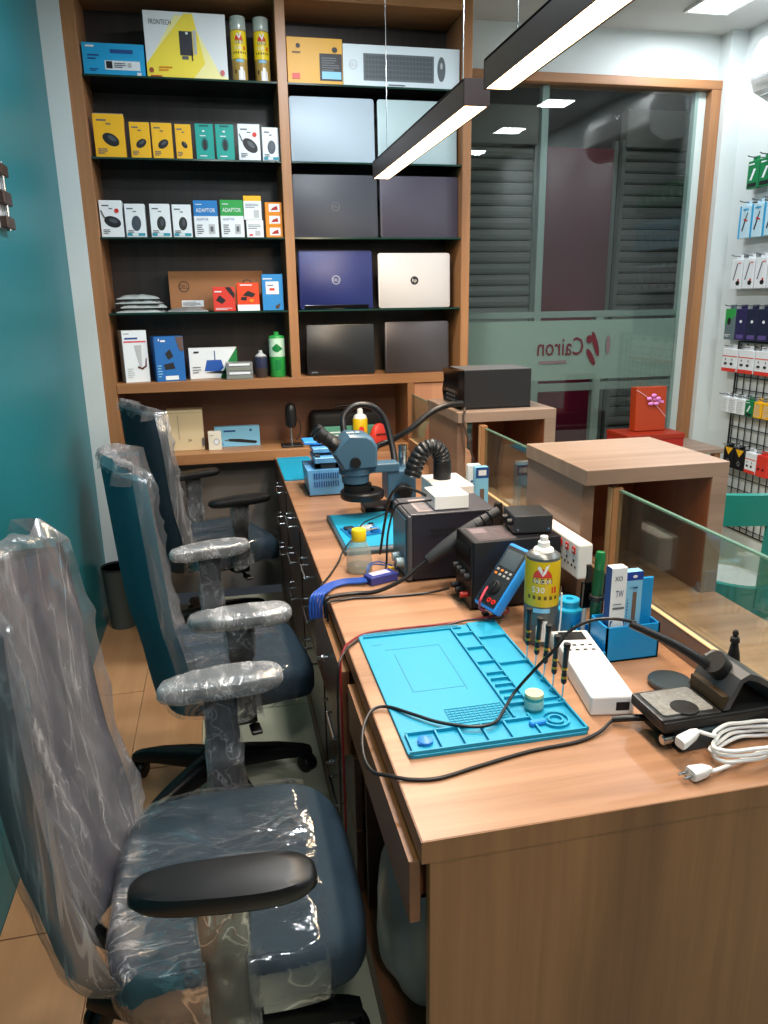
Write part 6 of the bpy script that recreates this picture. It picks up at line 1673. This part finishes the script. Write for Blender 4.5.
for lab, y0, z, wd, h, mats_, draws, stp, n in rows:
    for i in range(n):
        l2 = lab
        if 'sixth' in lab and i > 2: l2 = ('green' if i == 3 else 'yellow') + ' packet in the sixth row'
        if 'lowest' in lab and i > 1: l2 = ('white and red' if i == 2 else 'red') + ' pouch in the lowest row'
        packet(l2 + ' on the right wall, ' + order[i], y0 - stp * i, z, wd, h, mats_[i], draws[i], 'packets on the right wall', xo=0.05)
# ---- gift boxes on a small table by the window
t = thing('side_table', 'small table by the window carrying the red boxes', 'table', (2.25, 3.58, 0))
mk('table_top', box(B(), -0.30, 0.30, -0.20, 0.20, 0.71, 0.735, 0.003), WOODB, t)
for sx in (-0.27, 0.27):
    for sy in (-0.17, 0.17):
        mk('leg', box(B(), sx - 0.018, sx + 0.018, sy - 0.018, sy + 0.018, 0, 0.7098, 0.001), WOODV, t)
t = thing('red_flat_box', 'flat red box lying under the upright red gift box', 'box', (2.215, 3.60, 0.7355))
mk('tray', box(B(), -0.165, 0.165, -0.11, 0.11, 0, 0.045, 0.002), DRED, t)
mk('lid', box(B(), -0.168, 0.168, -0.113, 0.113, 0.045, 0.072, 0.002), P('red_lid', '#96280f', 0.4), t)
t = thing('gift_box', 'upright red gift box tied with a pink bow by the window', 'gift box', (2.235, 3.62, 0.808), 0, rot=(-0.06, 0, 0))
mk('box_body', box(B(), -0.088, 0.092, -0.03, 0.03, 0, 0.235, 0.003), P('gift_red', '#a83a16', 0.4), t)
RIB = P('ribbon_pink', '#e08ad0', 0.35)
bm = B()
for a in range(5):
    an = a * 2 * PI / 5 + 0.3
    c = Vector((0.01 + 0.028 * math.cos(an), -0.036, 0.165 + 0.024 * math.sin(an)))
    loft(bm, [[c + Vector((p.x * k, -0.004 * j, p.y * k)) for p in sellipse(0.016, 0.010, 2, 12)] for j, k in ((0, 0.6), (1, 1.0), (2, 0.9), (3, 0.4))])
mk('bow', bm, RIB, t, smooth=60)
bm = B(); prism(bm, [(0.01, -0.0312, 0.165), (0.075, -0.0312, 0.145), (0.075, -0.0312, 0.158), (0.012, -0.0312, 0.180)], (0, -0.001, 0)); mk('ribbon_tail', bm, RIB, t)
bm = B(); tube(bm, [(-0.088, -0.032, 0.22), (0.0, -0.032, 0.165), (0.092, -0.032, 0.07)], 0.002, 6, 2); mk('string', bm, P('string_pink', '#d8b0b8', 0.5), t)
# ---- teal visitor chair beyond the counter: its open back is turned to the counter's near end
t = thing('visitor_chair', 'teal moulded visitor chair with an open back beyond the glass, right edge', 'chair', (1.80, 2.32, 0), 0.10)
TCH = P('teal_shell', '#127a72', 0.4, var=0.08)
def shell(bm, a0, a1, z0, z1, r0, r1, n=20, th=0.014, dip0=0.0, dip1=0.0):
    """curved wall piece between two heights, thickness th, edges dipping towards both ends"""
    R = []
    for i in range(n + 1):
        s = i / n; a = a0 + (a1 - a0) * s
        e = (2 * s - 1) ** 2
        c, sn = math.cos(a), math.sin(a)
        za, zb = z0 - dip0 * e, z1 - dip1 * e
        R.append([(r0 * c, r0 * sn, za), ((r0 + th) * c, (r0 + th) * sn, za), ((r1 + th) * c, (r1 + th) * sn, zb), ((r1 + th / 2) * c, (r1 + th / 2) * sn, zb + 0.006), (r1 * c, r1 * sn, zb)])
    loft(bm, R)
    return bm
mk('backrest', shell(B(), PI * 1.02, PI * 1.98, 0.765, 0.872, 0.262, 0.272, 26, 0.014, 0.04, 0.03), TCH, t, smooth=50)
for a0, a1 in ((PI * 1.02, PI * 1.16), (PI * 1.40, PI * 1.52), (PI * 1.84, PI * 1.98)):
    mk('back_support', shell(B(), a0, a1, 0.46, 0.775, 0.245, 0.262, 8), TCH, t, smooth=50)
mk('lower_shell', shell(B(), PI * 0.95, PI * 2.05, 0.40, 0.53, 0.225, 0.246, 26, 0.016, -0.06, -0.06), TCH, t, smooth=50)
for s in (-1, 1):
    bm = B(); loft(bm, [[(s * 0.262 + p.x, yy, 0.655 + p.y + zz) for p in sellipse(0.028, 0.012, 3, 14)] for yy, zz in ((-0.06, 0.012), (0.0, 0.0), (0.12, -0.004), (0.16, -0.012))]); mk('armrest', bm, P('teal_dark', '#0c4a4c', 0.5), t, smooth=50)
bm = B(); loft(bm, [sellipse(0.22, 0.22, 3.0, 36, 0.385), sellipse(0.235, 0.235, 3.0, 36, 0.41), sellipse(0.235, 0.235, 3.0, 36, 0.44), sellipse(0.18, 0.18, 3.0, 36, 0.448), sellipse(0.02, 0.02, 3, 36, 0.44)]); mk('seat', bm, P('pale_seat', '#b9b4b4', 0.6), t, smooth=50)
for a in (0.8, 2.35, 3.93, 5.5):
    bm = B(); cyl(bm, (0.14 * math.cos(a), 0.14 * math.sin(a), 0.388), (0.23 * math.cos(a), 0.23 * math.sin(a), 0.0), 0.016, 0.011, n=12); mk('leg', bm, WOODS, t, smooth=True)
